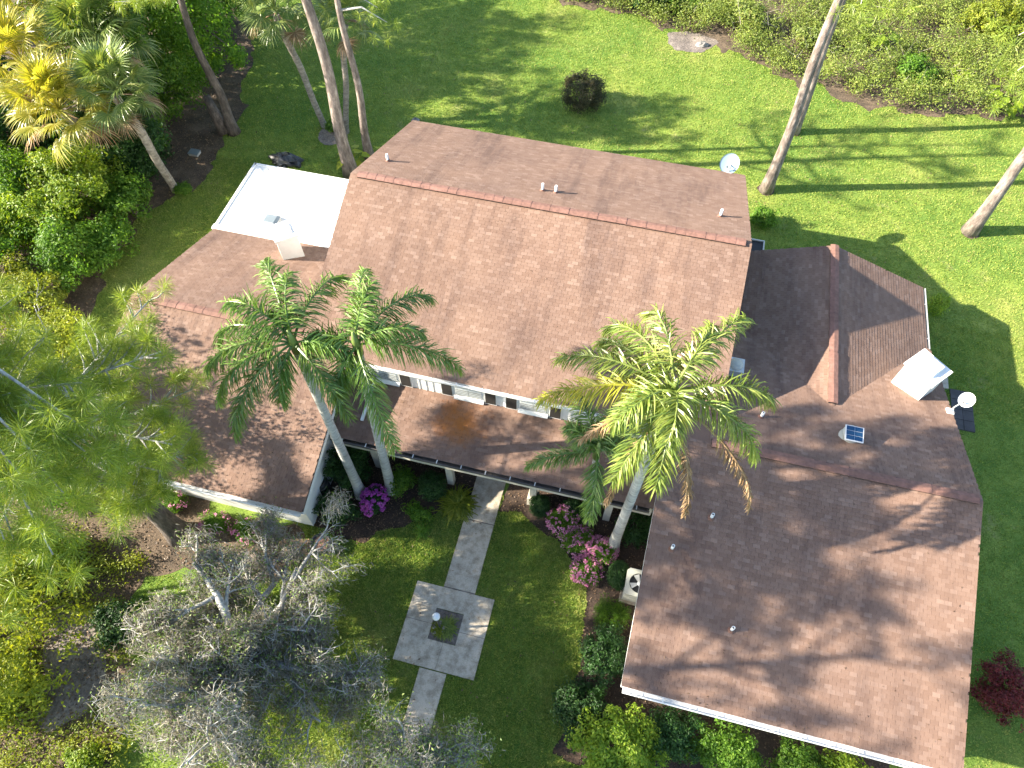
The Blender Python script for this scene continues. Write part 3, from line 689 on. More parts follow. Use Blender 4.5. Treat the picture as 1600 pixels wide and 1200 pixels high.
mb = MB(); mb.lathe([(0.22, 0.0), (0.20, 0.05), (0.13, 0.09), (0.0, 0.10)], (p[0] - 0.02, p[1], 3.785), 20); mb.build('dome', M['acmetal'], sk, True)

sv = thing('solar_roof_vent', (7.05, 11.5, 3.95), 'small solar powered vent with blue panel on the brown roof', 'vent')
mb = MB(); mb.lathe([(0.30, -0.05), (0.30, 0.02), (0.22, 0.06), (0.22, 0.20), (0.27, 0.22), (0.27, 0.26), (0.0, 0.30)], (7.05, 11.5, 3.98), 24); mb.build('vent_base', M['acmetal'], sv, True)
def tilt(cx, cy, cz, w, d, t, h):  # panel tilted about x
    ca, sa = math.cos(R(t)), math.sin(R(t))
    f = lambda x, y, z: (cx + x, cy + y * ca - z * sa, cz + y * sa + z * ca)
    return [f(-w/2,-d/2,0), f(w/2,-d/2,0), f(w/2,d/2,0), f(-w/2,d/2,0)], [f(-w/2,-d/2,h), f(w/2,-d/2,h), f(w/2,d/2,h), f(-w/2,d/2,h)]
mb = MB(); mb.hexa(*tilt(7.05, 11.42, 4.34, 0.50, 0.46, 8, 0.035)); pf = mb.build('panel_frame', M['white'], sv)
for i in range(2):
    for j in range(3):
        mb = MB(); mb.hexa(*tilt(7.05 + (i - 0.5) * 0.225, 11.42 + (j - 1) * 0.139, 4.378 + (j - 1) * 0.0193, 0.218, 0.132, 8, 0.004)); mb.build('solar_cell', M['solar'], pf)

def dish(name, loc, facing, elev, dia, mount, label, rmat='globe'):
    t = thing(name, mount, label, 'satellite dish')
    fx = Vector((math.cos(R(facing)) * math.cos(R(elev)), math.sin(R(facing)) * math.cos(R(elev)), math.sin(R(elev))))
    q = fx.to_track_quat('Z', 'Y').to_matrix(); c = Vector(loc); n = 28; r = dia / 2
    vs = []; fs = []
    for k, zz in ((0, 0), (1, 0.004)):
        for i, rr in enumerate((0.0, 0.3, 0.6, 0.85, 1.0)):
            for j in range(n):
                a = 2 * math.pi * j / n
                vs.append(c + q @ Vector((rr * r * math.cos(a), rr * r * 1.08 * math.sin(a), rr * rr * r * 0.22 - (0.012 if k else 0))))
    for k in range(2):
        b0 = k * 5 * n
        for i in range(4):
            for j in range(n):
                f = (b0 + i*n + j, b0 + i*n + (j+1) % n, b0 + (i+1)*n + (j+1) % n, b0 + (i+1)*n + j); fs.append(f if k == 0 else f[::-1])
    for j in range(n): fs.append((4*n + j, 4*n + (j+1) % n, 9*n + (j+1) % n, 9*n + j)[::-1])
    mb = MB(); mb.add(vs, fs); mb.build('reflector', M[rmat], t, True)
    tip = c + q @ Vector((0, -r * 0.55, r * 1.0)); low = c + q @ Vector((0, -r * 1.0, r * 0.2))
    mb = MB(); mb.tube([low, tip], 0.012, 6); ar = mb.build('feed_arm', M['gutter'], t)
    mb = MB(); mb.tube([tip, tip - fx * 0.10], 0.03, 8); mb.build('feed_horn', M['darkmetal'], ar)
    mb = MB(); mb.tube([Vector(mount), Vector(mount) + Vector((0, 0, 0.25)), c - fx * 0.03], 0.022, 8); mb.build('mast', M['gutter'], t)
    m_ = Vector(mount); mb = MB(); mb.box(m_.x - 0.1, m_.x + 0.1, m_.y - 0.1, m_.y + 0.1, m_.z - 0.06, m_.z + 0.02); mb.build('mount_plate', M['white'], t)
dish('satellite_dish', (2.75, 22.0, 4.15), -105, 52, 0.70, (2.78, 21.75, 4.0), 'large pale satellite dish behind the far eave of the main roof', 'dishshade')
dish('satellite_dish', (10.55, 13.8, 3.75), -130, 55, 0.44, (10.25, 13.55, 3.38), 'small round white satellite dish beside the right hand chimney')

# ------------------------------------------------------------------ foliage builders
def frames(N, r):
    N = N / np.maximum(np.linalg.norm(N, axis=1, keepdims=True), 1e-9)
    a = r.normal(size=N.shape); t = np.cross(N, a); t /= np.maximum(np.linalg.norm(t, axis=1, keepdims=True), 1e-9)
    return N, t, np.cross(N, t)

def leaf_quads(Pc, N, size, r, aspect=0.5, fold=0.12):
    k = len(Pc); N, t, b = frames(N, r)
    l = (size * r.uniform(0.65, 1.25, k))[:, None]; w = l * aspect
    V = np.empty((k, 4, 3))
    V[:, 0] = Pc - t * l * 0.5; V[:, 1] = Pc + b * w * 0.5 + N * l * fold; V[:, 2] = Pc + t * l * 0.5; V[:, 3] = Pc - b * w * 0.5 + N * l * fold
    return V.reshape(-1, 3)

def quads(V):
    return np.arange(len(V), dtype=np.int32).reshape(-1, 4)

def cloud(seed, c, rad, nclump, cr, per, size, aspect=0.5, low=-0.3, shell=0.55, up=0.5, jag=0.18):
    """leaves gathered in clumps spread over an uneven ellipsoid"""
    r = rng(seed); c = np.array(c, float); rad = np.array(rad, float)
    d = r.normal(size=(nclump * 3, 3)); d /= np.linalg.norm(d, axis=1, keepdims=True); d = d[d[:, 2] > low][:nclump]
    rr = r.uniform(shell, 1.0, len(d)) * (1 + jag * r.normal(size=len(d)))
    cc = c + d * rr[:, None] * rad
    k = len(d) * per
    e = r.normal(size=(k, 3)); e /= np.linalg.norm(e, axis=1, keepdims=True)
    q = r.uniform(0, 1, k) ** 0.45
    s = (cr * r.uniform(0.6, 1.3, len(d))).repeat(per)
    Pc = cc.repeat(per, 0) + e * (q * s)[:, None] * np.array((1, 1, 0.8))
    N = e * 0.6 + d.repeat(per, 0) * 0.5 + np.array((0, 0, up)) + r.normal(size=(k, 3)) * 0.45
    ok = Pc[:, 2] > 0.03
    return leaf_quads(Pc[ok], N[ok], size, r, aspect), cc

def stems(c, targets, r0, seed, mid=0.35):
    r = rng(seed); mb = MB(); c = np.array(c, float)
    for t in targets:
        t = np.array(t, float); m = c + (t - c) * 0.5 + np.array((0, 0, mid * np.linalg.norm(t - c) * 0.3)) + r.normal(size=3) * 0.06
        L = np.linalg.norm(t - c); w = max(r0 * min(1, L), 0.008)
        mb.tube([c, m, t], [w, w * 0.6, w * 0.25], 5)
    return mb

def shrub(name, base, rx, ry, h, mat, label, cat='shrub', seed=0, leaf=0.09, dens=1.0, group=None, aspect=0.5, bloom=None, nbloom=0, bsize=0.06, cr=None, jag=0.18, clean=False, up=0.5):
    b = np.array((base[0], base[1], 0.0)); t = thing(name, tuple(b), label, cat, group)
    cr = cr or 0.30 * min(rx, ry, h)
    area = 4 * math.pi * ((rx * ry) ** 0.8 + 2 * (rx * h * 0.5) ** 0.8) / 3
    ncl = int(max(10, area / (cr * cr) * 0.55)); per = int(max(30, dens * 12 * (cr / leaf) ** 2))
    if clean: jag = 0.04
    V, cc = cloud(seed, b + np.array((0, 0, h * 0.48)), (rx - cr * 0.5, ry - cr * 0.5, h * 0.52 - cr * 0.3), ncl, cr, per, leaf, aspect, -0.75, 0.75 if clean else 0.5, up, jag)
    mesh_np('foliage', V, quads(V), M[mat], t)
    r = rng(seed + 7); pick = cc[r.choice(len(cc), min(9, len(cc)), replace=False)]
    stems(b, pick, 0.03, seed).build('stem', M['twig'], t)
    if bloom:
        Vb, _ = cloud(seed + 3, b + np.array((0, 0, h * 0.55)), (rx, ry, h * 0.5), nbloom, cr * 0.5, 26 if bloom == 'magenta' else 10, bsize, 0.8, -0.3, 0.92, 0.8, 0.05)
        mesh_np('blossom', Vb, quads(Vb), M[bloom], t)
    return t

def tree(name, base, h, crown_c, rad, mat, label, seed, leaf=0.14, ncl=60, cr=0.7, per=170, trunk_r=0.16, bark='dark_bark', group=None, low=-0.45, cat='tree', shell=0.4, jag=0.2):
    b = np.array((base[0], base[1], 0.0)); t = thing(name, tuple(b), label, cat, group)
    V, cc = cloud(seed, crown_c, rad, ncl, cr, per, leaf, 0.5, low, shell, 0.4, jag)
    mesh_np('crown', V, quads(V), M[mat], t)
    r = rng(seed + 1); mb = MB(); top = np.array(crown_c, float)
    mid = (b + top) / 2 + r.normal(size=3) * np.array((0.15, 0.15, 0))
    mb.tube([b, b + (mid - b) * 0.5, mid, top], [trunk_r * 1.25, trunk_r, trunk_r * 0.8, trunk_r * 0.45], 10)
    for q in cc[r.choice(len(cc), min(14, len(cc)), replace=False)]:
        s0 = mid + (top - mid) * r.uniform(0, 0.9); m = (s0 + q) / 2 + np.array((0, 0, 0.2)); mb.tube([s0, m, q], [trunk_r * 0.4, trunk_r * 0.25, 0.015], 6)
    mb.build('trunk', M[bark], t, True)
    return t

# --- feather palms
def rachis_path(L, e0, e1, n=18, side=0.0):
    P = [np.zeros(3)]; ds = L / n
    for i in range(n):
        t = i / (n - 1); e = R(e0 + (e1 - e0) * t ** 1.15); a = side * t * t
        P.append(P[-1] + ds * np.array((math.cos(e) * math.cos(a), math.cos(e) * math.sin(a), math.sin(e))))
    return np.array(P)

def feather_frond(seed, L, e0, e1, llen=0.5, n=150, width=0.030, side=0.0, droop=1.45, plum=0.95, start=0.14):
    r = rng(seed); P = rachis_path(L, e0, e1, 18, side); m = len(P)
    V = []; F = []
    # rachis, three sided
    for i, p in enumerate(P):
        d = P[min(i+1, m-1)] - P[max(i-1, 0)]; d /= np.linalg.norm(d); sd = np.cross(d, (0, 0, 1.0)); sd /= np.linalg.norm(sd); u = np.cross(sd, d)
        w = 0.035 * (1 - i / m) + 0.006
        V += [p + sd * w, p + u * w * 0.6, p - sd * w]
        if i < m - 1:
            b0 = 3 * i; F += [(b0, b0 + 1, b0 + 4, b0 + 3), (b0 + 1, b0 + 2, b0 + 5, b0 + 4), (b0 + 2, b0, b0 + 3, b0 + 5)]
    V, F = np.array(V), np.array(F, np.int32)
    k = 2 * n; sgn = np.repeat((-1.0, 1.0), n)[:, None]; j = np.tile(np.arange(n), 2)
    t = start + (1 - start) * (j + r.uniform(0, 1, k)) / n; x = t * (m - 1); i = np.minimum(x.astype(int), m - 2); f = (x - i)[:, None]
    p = P[i] * (1 - f) + P[i + 1] * f; d = P[i + 1] - P[i]; d /= np.linalg.norm(d, axis=1, keepdims=True)
    up = np.array((0, 0, 1.0)); sd = np.cross(d, up); sd /= np.linalg.norm(sd, axis=1, keepdims=True); u = np.cross(sd, d)
    ll = (1.08 * llen * (0.40 + 0.75 * np.sin(np.pi * np.minimum(1, t * 0.80 + 0.14))) * r.uniform(0.8, 1.15, k))[:, None]
    el = (r.normal(size=k) * plum * 0.55 + 0.15)[:, None]; fw = np.radians(r.uniform(38, 72, k))[:, None]
    v = d * np.cos(fw) + (sd * sgn * np.cos(el) + u * np.sin(el)) * np.sin(fw)
    wv = np.cross(v, up); wv /= np.maximum(np.linalg.norm(wv, axis=1, keepdims=True), 1e-4)
    wv = wv * math.cos(0.8) + up * math.sin(0.8) * r.choice((-1.0, 1.0), k)[:, None]
    B = np.empty((k, 8, 3)); q = p.copy(); ws = (0.6, 1.0, 0.75, 0.1)
    for s_ in range(4):
        B[:, 2 * s_] = q + wv * width * 0.5 * ws[s_]; B[:, 2 * s_ + 1] = q - wv * width * 0.5 * ws[s_]
        v = v - up * (0.34 * droop * r.uniform(0.6, 1.3, k))[:, None]; v /= np.linalg.norm(v, axis=1, keepdims=True); q = q + v * ll / 3
    FB = (np.arange(k)[:, None, None] * 8 + np.array([(0, 1, 3, 2), (2, 3, 5, 4), (4, 5, 7, 6)])[None]).reshape(-1, 4) + len(V)
    return np.vstack([V, B.reshape(-1, 3)]), np.vstack([F, FB]).astype(np.int32)

def palm(name, base, top, fronds, label, L, mat, seed, r0=0.155, r1=0.105, dead=(), yellow=(), fruit=False, llen=0.5):
    b = np.array((base[0], base[1], 0.0)); top = np.array(top, float)
    t = thing(name, tuple(b), label, 'palm tree')
    r = rng(seed); mb = MB(); n = 60; path = []; rad = []
    for i in range(n + 1):
        f = i / n; q = b + (top - b) * f; q[:2] += (top - b)[:2] * 0.25 * (f * f - f) 
        path.append(q); w = r0 + (r1 - r0) * f + (0.09 * math.exp(-f * 18)); rad.append(w * (1.03 if i % 2 else 0.985))
    mb.tube(path, rad, 14); mb.build('trunk', M['palm_bark'], t, False)
    cs = MB(); cs.tube([top - np.array((0, 0, 0.1)), top + np.array((0, 0, 0.35)), top + np.array((0, 0, 0.75))], [r1 * 1.15, r1 * 1.0, 0.03], 12); cs.build('crownshaft', M['rachis'], t, True)
    for k, (az, e0, e1, lf) in enumerate(fronds):
        mt = mat if k not in yellow else 'palm_yellow'
        V, F = feather_frond(seed * 50 + k, L * lf, e0, e1, llen * (0.9 + 0.2 * r.random()), side=r.uniform(-0.3, 0.3))
        place_frond(V, F, top + np.array((0, 0, 0.25)), az + 14, mt, t)
    for k, (az, e0, e1, lf) in enumerate(dead):
        V, F = feather_frond(seed * 50 + 40 + k, L * lf, e0, e1, llen * 0.62, n=95, width=0.028, droop=2.4, start=0.35)
        place_frond(V, F, top, az + 14, 'palm_dead', t, 'dead_frond')
    if fruit:
        mb = MB()
        for k in range(16):
            a = R(-70 + r.normal() * 22 + 14); q = top + np.array((0, 0, 0.1)); pth = [q]
            for s_ in range(4):
                q = q + np.array((math.cos(a) * 0.16, math.sin(a) * 0.16, 0.05 - 0.09 * s_)) + r.normal(size=3) * 0.02; pth.append(q)
            mb.tube(pth, [0.018, 0.016, 0.02, 0.022, 0.01], 5)
        mb.build('flower_stalk', M['orange'], t)
    return t

def place_frond(V, F, at, az, mat, parent, name='frond'):
    a = R(az); ca, sa = math.cos(a), math.sin(a)
    W = np.column_stack([V[:, 0] * ca - V[:, 1] * sa, V[:, 0] * sa + V[:, 1] * ca, V[:, 2]]) + np.array(at)
    return mesh_np(name, W, F, M[mat], parent)

palm('queen_palm', (-7.14, 7.93), (-7.38, 8.20, 8.00), [(110, 58, -30, 0.95), (63, 48, -60, 1.0), (165, 38, -80, 1.0), (186, 24, -60, 0.95), (208, 20, -75, 1.0), (233, 14, -70, 1.05), (250, -5, -78, 0.6), (312, 10, -72, 0.9), (350, 30, -60, 0.6), (95, 76, 20, 0.65), (150, 68, -25, 0.75)],
     'tall queen palm with deep green fronds over the left roof, left of the pair', 2.7, 'palm_leaf', 61)
palm('queen_palm', (-6.22, 8.33), (-5.95, 8.57, 7.90), [(86, 54, -40, 0.95), (45, 42, -55, 1.05), (352, 24, -65, 1.15), (290, 4, -70, 1.15), (172, 40, -50, 0.55), (245, 0, -75, 0.6), (70, 74, 10, 0.65), (10, 50, -50, 0.75)],
     'tall queen palm with deep green fronds right of its twin, over the entry roof', 2.5, 'palm_leaf', 62)
palm('queen_palm', (1.27, 8.15), (1.40, 8.36, 9.00), [(120, 48, -65, 1.0), (98, 58, -75, 1.05), (138, 38, -60, 0.9), (48, 38, -40, 1.1), (358, 30, -68, 1.05), (330, 20, -75, 1.0), (158, 34, -52, 1.1), (180, 24, -48, 1.15), (236, 15, -66, 0.95), (258, 12, -66, 0.85), (52, 60, -45, 0.8), (215, 55, -40, 0.75), (262, 66, -40, 0.7)],
     'tall windswept queen palm with pale yellowish fronds and hanging brown dead fronds', 2.65, 'palm_pale', 63, yellow=(7,), dead=((197, 0, -50, 0.85), (285, -15, -86, 1.15), (318, 0, -80, 1.35), (232, -15, -70, 1.1)), fruit=True, llen=0.52)
palm('queen_palm', (0.33, 8.87), (0.15, 8.88, 4.60), [(110, 55, -20, 0.95), (188, 18, -50, 1.05), (265, 5, -70, 1.0), (40, 40, -45, 0.8), (0, 35, -50, 0.75), (150, 60, 0, 0.6), (70, 72, 20, 0.6)],
     'short young queen palm beside the pink azaleas, lower than its neighbour', 2.0, 'palm_leaf', 64, 0.12, 0.09, llen=0.45)

# --- fan palms
def fan_frond(seed, pet, bl, nseg=38, droop=0.5):
    r = rng(seed); V = []; F = []
    e = 0.25; P = [np.array((0, 0, 0.0)), np.array((pet * 0.5, 0, pet * 0.08)), np.array((pet, 0, 0))]
    for i, p in enumerate(P):
        w = 0.03 - 0.006 * i; V += [p + np.array((0, w, 0)), p + np.array((0, 0, w)), p + np.array((0, -w, 0))]
        if i < 2:
            b0 = 3*i; F += [(b0, b0+1, b0+4, b0+3), (b0+1, b0+2, b0+5, b0+4), (b0+2, b0, b0+3, b0+5)]
    for k in range(nseg):
        f = (k + 0.5) / nseg; a = R(-125 + 250 * f); L = bl * (0.72 + 0.28 * math.cos(a * 0.8)) * r.uniform(0.88, 1.1)
        da = R(250 / nseg) * 0.5; q = P[-1] + np.array((-0.0, 0, 0)); z = 0.0
        b0 = len(V); prev = None
        costa = -0.22 * L * 0  # costa arches the blade
        for s_ in range(5):
            t = s_ / 4; rad = L * t
            zz = 0.10 * L * math.sin(t * 2.2) - droop * L * max(0, t - 0.35) ** 1.6 * r.uniform(0.8, 1.3) - 0.18 * L * (1 - math.cos(a * 0.7)) * t
            hw = rad * math.tan(da) if t <= 0.5 else L * 0.5 * math.tan(da) * (1 - (t - 0.5) * 1.85)
            c = q + np.array((math.cos(a) * rad, math.sin(a) * rad, zz)); pn = np.array((-math.sin(a), math.cos(a), 0))
            lift = 0.35 * hw * (1 if k % 2 else -1)
            V += [c + pn * max(hw, 0.002) + np.array((0, 0, lift)), c - pn * max(hw, 0.002) - np.array((0, 0, lift))]
        for s_ in range(4): F.append((b0 + 2*s_, b0 + 2*s_ + 1, b0 + 2*s_ + 3, b0 + 2*s_ + 2))
    return np.array(V), np.array(F, np.int32)
FAN = [fan_frond(700 + i, 1.0, 0.85, 38, 0.35 + 0.12 * i) for i in range(4)]
FANME = {}
def fan_palm(name, base, top, n, label, mat, seed, size=1.0, r0=0.17, group=None, bark='sabal_bark', shag=True):
    b = np.array((base[0], base[1], 0.0)); top = np.array(top, float); t = thing(name, tuple(b), label, 'palm tree', group); r = rng(seed)
    mb = MB(); k = 24; path = [b + (top - b) * i / k + np.array((0.06 * math.sin(i * 0.4 + seed), 0.06 * math.cos(i * 0.3 + seed), 0)) * (i / k) for i in range(k + 1)]
    mb.tube(path, [r0 * (1.25 if i == 0 else 1.0) * (1.04 if i % 2 else 0.97) for i in range(k + 1)], 12); mb.build('trunk', M[bark], t)
    for i in range(n):
        f = (i + 0.5) / n; az = i * 137.5 + r.normal() * 12; el = 82 - 118 * f + r.normal() * 6
        v = int(r.integers(0, 4)); key = (v, mat if (f < 0.8) else ('palm_dead' if f > 0.9 and shag else mat))
        V, F = FAN[v]
        if key not in FANME:
            o = mesh_np('fan_frond', V, F, M[key[1]]); FANME[key] = o.data; C.objects.unlink(o); bpy.data.objects.remove(o)
        o = bpy.data.objects.new('fan_frond', FANME[key]); C.objects.link(o); o.parent = t
        o.location = Vector(top - b) + Vector((0, 0, 0.25 * (1 - f)))
        o.rotation_euler = (r.normal() * 0.25, R(-el), R(az)); o.scale = [size * r.uniform(0.85, 1.12)] * 3
    return t
fan_palm('cabbage_palm', (-20.11, 19.53), (-20.46, 19.44, 4.80), 34, 'cabbage palm with round silvery green crown leaning over the bright shrub', 'sabal_leaf', 71, 1.05)
fan_palm('cabbage_palm', (-15.39, 25.13), (-16.35, 25.33, 5.20), 28, 'slender cabbage palm cut off by the top edge, leftmost of the lawn trio', 'sabal_leaf', 72, 1.0, 0.14)
fan_palm('cabbage_palm', (-14.23, 24.95), (-13.52, 25.62, 5.00), 26, 'cabbage palm standing behind the forked pair of pine trunks', 'sabal_leaf', 73, 0.95, 0.13)
fan_palm('cabbage_palm', (-23.46, 20.70), (-22.20, 18.22, 4.60), 36, 'golden yellow fan palm in shadow gap, lowest of the left cluster', 'sabal_gold', 74, 1.15)
fan_palm('cabbage_palm', (-24.57, 23.18), (-22.61, 21.92, 5.20), 36, 'large silvery fan palm at the top left, beside the dark green thicket', 'sabal_leaf', 75, 1.25)
fan_palm('cabbage_palm', (-26.96, 22.11), (-24.74, 20.05, 5.00), 34, 'golden yellow fan palm crown touching the left edge', 'sabal_gold', 76, 1.2)
fan_palm('cabbage_palm', (-29.74, 26.52), (-25.91, 23.16, 5.40), 30, 'yellow green fan palm crown in the top left corner', 'sabal_gold', 77, 1.2)

# --- pines
def tuft_np(seed, P, D, nn, ln, w):
    """needles fanning out of each twig end"""
    r = rng(seed); k = len(P) * nn; Pk = P.repeat(nn, 0); Dk = D.repeat(nn, 0)
    e = r.normal(size=(k, 3)); e /= np.linalg.norm(e, axis=1, keepdims=True)
    v = e + Dk * 0.4; v /= np.linalg.norm(v, axis=1, keepdims=True)
    L = (ln * r.uniform(0.7, 1.1, k))[:, None]; sd = np.cross(v, r.normal(size=(k, 3))); sd /= np.linalg.norm(sd, axis=1, keepdims=True)
    p0 = Pk + Dk * r.uniform(-0.10, 0.05, k)[:, None]; mid = p0 + v * L * 0.55; tip = p0 + v * L + np.array((0, 0, -0.10)) * L
    V = np.empty((k, 4, 3)); V[:, 0] = p0; V[:, 1] = mid + sd * w; V[:, 2] = tip; V[:, 3] = mid - sd * w
    return V.reshape(-1, 3)

def pine(name, base, lean, h, z0, crown_r, ntuft, label, seed, r0=0.26, bark='pine_bark', needle=0.34, nn=60, nbr=22, keep=None, w=0.006, group=None, prof=False, br=1.0, inner=0, extra=()):
    b = np.array((base[0], base[1], 0.0)); t = thing(name, tuple(b), label, 'pine tree', group); r = rng(seed)
    top = b + np.array((lean[0], lean[1], h)); mb = MB(); n = 26
    path = [b + (top - b) * i / n + np.array((0.08 * math.sin(i * 0.5 + seed), 0.08 * math.cos(i * 0.43 + seed), 0)) * min(1, i / 5) for i in range(n + 1)]
    mb.tube(path, [r0 * (1 - 0.75 * i / n) + 0.16 * r0 * math.exp(-i * 0.9) * 3 for i in range(n + 1)], 14); mb.build('trunk', M[bark], t, True)
    bm_ = MB(); Pt = []; Dt = []
    for i in range(nbr):
        f = (i + r.uniform(0, 1)) / nbr; z = z0 + (h - z0) * f; fz = z / h * n; q0 = np.array(path[min(int(fz), n)]); q0[2] = z
        az = i * 2.4 + r.normal() * 0.3; Lb = crown_r * ((0.5 + 0.5 * math.sin(math.pi * min(1, f * 1.1 + 0.12))) if prof else (1 - 0.55 * f)) * r.uniform(0.7, 1.1)
        d = np.array((math.cos(az), math.sin(az), r.uniform(0.0, 0.35))); q1 = q0 + d * Lb * 0.5 + r.normal(size=3) * 0.12; q2 = q0 + d * Lb + np.array((0, 0, 0.25)) + r.normal(size=3) * 0.15
        if keep is not None and not keep(q2): continue
        bm_.tube([q0, q1, q2], [0.07 * br, 0.045 * br, 0.018], 6)
        ns = max(3, int(ntuft / nbr / 2.2))
        for s_ in range(ns):
            g_ = r.uniform(0.3, 1.0); sp = q1 + (q2 - q1) * (g_ * 2 - 1) if g_ > 0.5 else q0 + (q1 - q0) * g_ * 2
            a2 = az + r.choice((-1, 1)) * r.uniform(0.4, 1.2); ld = np.array((math.cos(a2), math.sin(a2), r.uniform(0.0, 0.6))); ln = r.uniform(0.35, 1.0) * (1.25 - 0.5 * g_)
            e = sp + ld * ln; m = sp + ld * ln * 0.5 + np.array((0, 0, -0.06)); bm_.tube([sp, m, e], [0.025, 0.018, 0.010], 5)
            for u_ in range(2 + int(r.random() < 0.5)):
                dd = ld + r.normal(size=3) * 0.5; dd /= np.linalg.norm(dd); Pt.append(e if u_ == 0 else m + dd * 0.35); Dt.append(dd)
        Pt.append(q2); Dt.append(d / np.linalg.norm(d))
    for q_ in extra:
        q1 = np.array(q_, float); z = q1[2] + 0.3; q0 = np.array(path[min(int(z / h * n), n)]); q0[2] = z
        bm_.tube([q0, (q0 + q1) / 2 + np.array((0, 0, 0.35)), q1], [0.05, 0.035, 0.012], 6)
        for u_ in range(9):
            dd = (q1 - q0) / np.linalg.norm(q1 - q0) + r.normal(size=3) * 0.8; dd /= np.linalg.norm(dd); Pt.append(q1 + r.normal(size=3) * 0.35); Dt.append(dd)
    for i in range(inner):
        z = r.uniform(z0 - 1.2, h * 0.9); q0 = np.array(path[min(int(z / h * n), n)]); q0[2] = z; az = r.uniform(0, 6.283); d = np.array((math.cos(az), math.sin(az), r.uniform(0.1, 0.6))); d /= np.linalg.norm(d); ln = r.uniform(0.4, 1.5)
        q1 = q0 + d * ln; bm_.tube([q0, (q0 + q1) / 2 + r.normal(size=3) * 0.05, q1], [0.02, 0.015, 0.008], 5)
        for u_ in range(3): dd = d + r.normal(size=3) * 0.6; dd /= np.linalg.norm(dd); Pt.append(q1 - d * ln * 0.25 * u_); Dt.append(dd)
    Pt, Dt = np.array(Pt), np.array(Dt)
    if keep is not None:
        kp = np.array([keep(p) for p in Pt]); Pt, Dt = Pt[kp], Dt[kp]
    bm_.build('branch', M['oak_bark'], t, True)
    V = tuft_np(seed + 5, Pt, Dt, nn, needle, w); mesh_np('needles', V, quads(V), M['needle'], t)
    return t
pine('longleaf_pine', (-12.32, 5.20), (-0.1, -0.3), 15.0, 5.3, 4.0, 1500, 'near longleaf pine with long needle tufts along the left edge', 81, 0.30, 'dark_bark', 0.37, 88, 46, w=0.005, prof=True, br=0.5, inner=110, keep=lambda p: not (p[1] > 7.0 and p[2] > 8.6), extra=[(-9.3 + 1.1 * math.sin(k * 2.1), 2.9 + 1.0 * math.cos(k * 1.7), 11.2 + 0.9 * math.sin(k * 3.3)) for k in range(26)])
pine('longleaf_pine', (5.09, 25.81), (-0.1, 0.3), 19, 13.0, 3.6, 150, 'tall straight pine trunk standing just behind the pale satellite dish', 82, 0.22, extra=((4.43, 19.90, 11.50), (5.02, 19.69, 11.80)), needle=0.32, nn=45, nbr=16)
pine('longleaf_pine', (6.12, 30.03), (-0.3, 0.2), 18, 12.5, 3.4, 140, 'tall pine trunk partly hidden behind the straight front pine', 83, 0.19, needle=0.32, nn=45, nbr=16)
pine('longleaf_pine', (13.56, 25.36), (0.1, 0.4), 18, 12.0, 3.6, 140, 'leaning looking pine trunk at the right edge of the lawn', 84, 0.25, extra=((9.06, 21.34, 10.50), (9.22, 20.51, 10.00)), needle=0.32, nn=45, nbr=16)
pine('longleaf_pine', (-12.99, 22.36), (-0.2, 0.2), 16, 9.3, 3.8, 60, 'thick pale pine trunk rising behind the white flat roof', 85, 0.27, needle=0.32, nn=45, nbr=10)
pine('longleaf_pine', (-12.60, 23.63), (0.3, 0.0), 14, 8.3, 3.4, 55, 'thin grey pine trunk beside the far corner of the main roof', 86, 0.18, extra=((-10.73, 23.71, 6.60), (-11.12, 23.91, 7.00)), needle=0.32, nn=45, nbr=9)
pine('longleaf_pine', (-19.33, 23.68), (-0.2, 0.1), 10.8, 6.4, 3.8, 480, 'dark curved pine trunk in front of the green thicket', 87, 0.22, 'dark_bark', 0.32, 50, 18)
pine('longleaf_pine', (-17.5, -1.5), (0.6, 0.2), 17, 9.0, 4.4, 330, 'tall pine beyond the lower left corner, shading the front roof', 88, 0.3, needle=0.36, nn=60, nbr=20)
t = thing('tree_stump', (-19.83, 23.65) + (0,), 'short dark broken stump beside the dark curved pine trunk', 'stump')
p = (-19.72, 23.54); q = (-20.27, 23.96, 1.60)
mb = MB(); mb.tube([(p[0], p[1], 0), ((p[0]+q[0])/2, (p[1]+q[1])/2, 0.8), q], [0.30, 0.24, 0.17], 12); mb.build('stump_wood', M['dark_bark'], t, True)

# --- thicket and trees on the left
TL = [((-21.62, 26.93), 2.2, 8.0, 'leaf_mid', 'dense green tree in the thicket, nearest the dark curved pine'),
      ((-22.23, 23.05), 2.1, 6.5, 'leaf_mid', 'dense green thicket tree behind the silvery cabbage palm'),
      ((-22.85, 31.70), 2.3, 9.5, 'leaf_mid', 'dense green thicket tree at the top edge left of the lawn'),
      ((-25.49, 29.27), 2.7, 11.5, 'leaf_mid', 'dense green thicket tree between fan palms and pine trunk'),
      ((-22.32, 20.11), 1.7, 3.2, 'leaf_dark', 'dark low thicket tree under the cabbage palm crown'),
      ((-26.67, 26.20), 2.6, 11.0, 'leaf_mid', 'tall green thicket tree behind the fan palm cluster'),
      ((-27.64, 20.55), 2.4, 3.6, 'leaf_dark', 'dark green thicket tree below the golden fan palms')]
for i, (p, rad, h, mt, lab) in enumerate(TL):
    tree('thicket_tree', (p[0] - rad * 0.22, p[1] + 0.1), h, (p[0] - rad * 0.22, p[1] + 0.1, h * 0.46), (rad, rad, h * 0.54), mt, lab, 100 + i, 0.17, 130, 0.6, 160, 0.14, group='trees of the left thicket', low=-0.9, shell=0.6)
BK = [((-34.5, 27), 10.5, 3.0, 'tall green tree beyond the left edge behind the fan palms'), ((-33, 34), 11.0, 3.2, 'tall green tree beyond the top left corner'), ((-28, 38), 10.5, 3.0, 'tall green tree beyond the top edge, left of the lawn'),
      ((-33, 21), 10.0, 2.8, 'green tree beyond the left edge level with the white roof')]
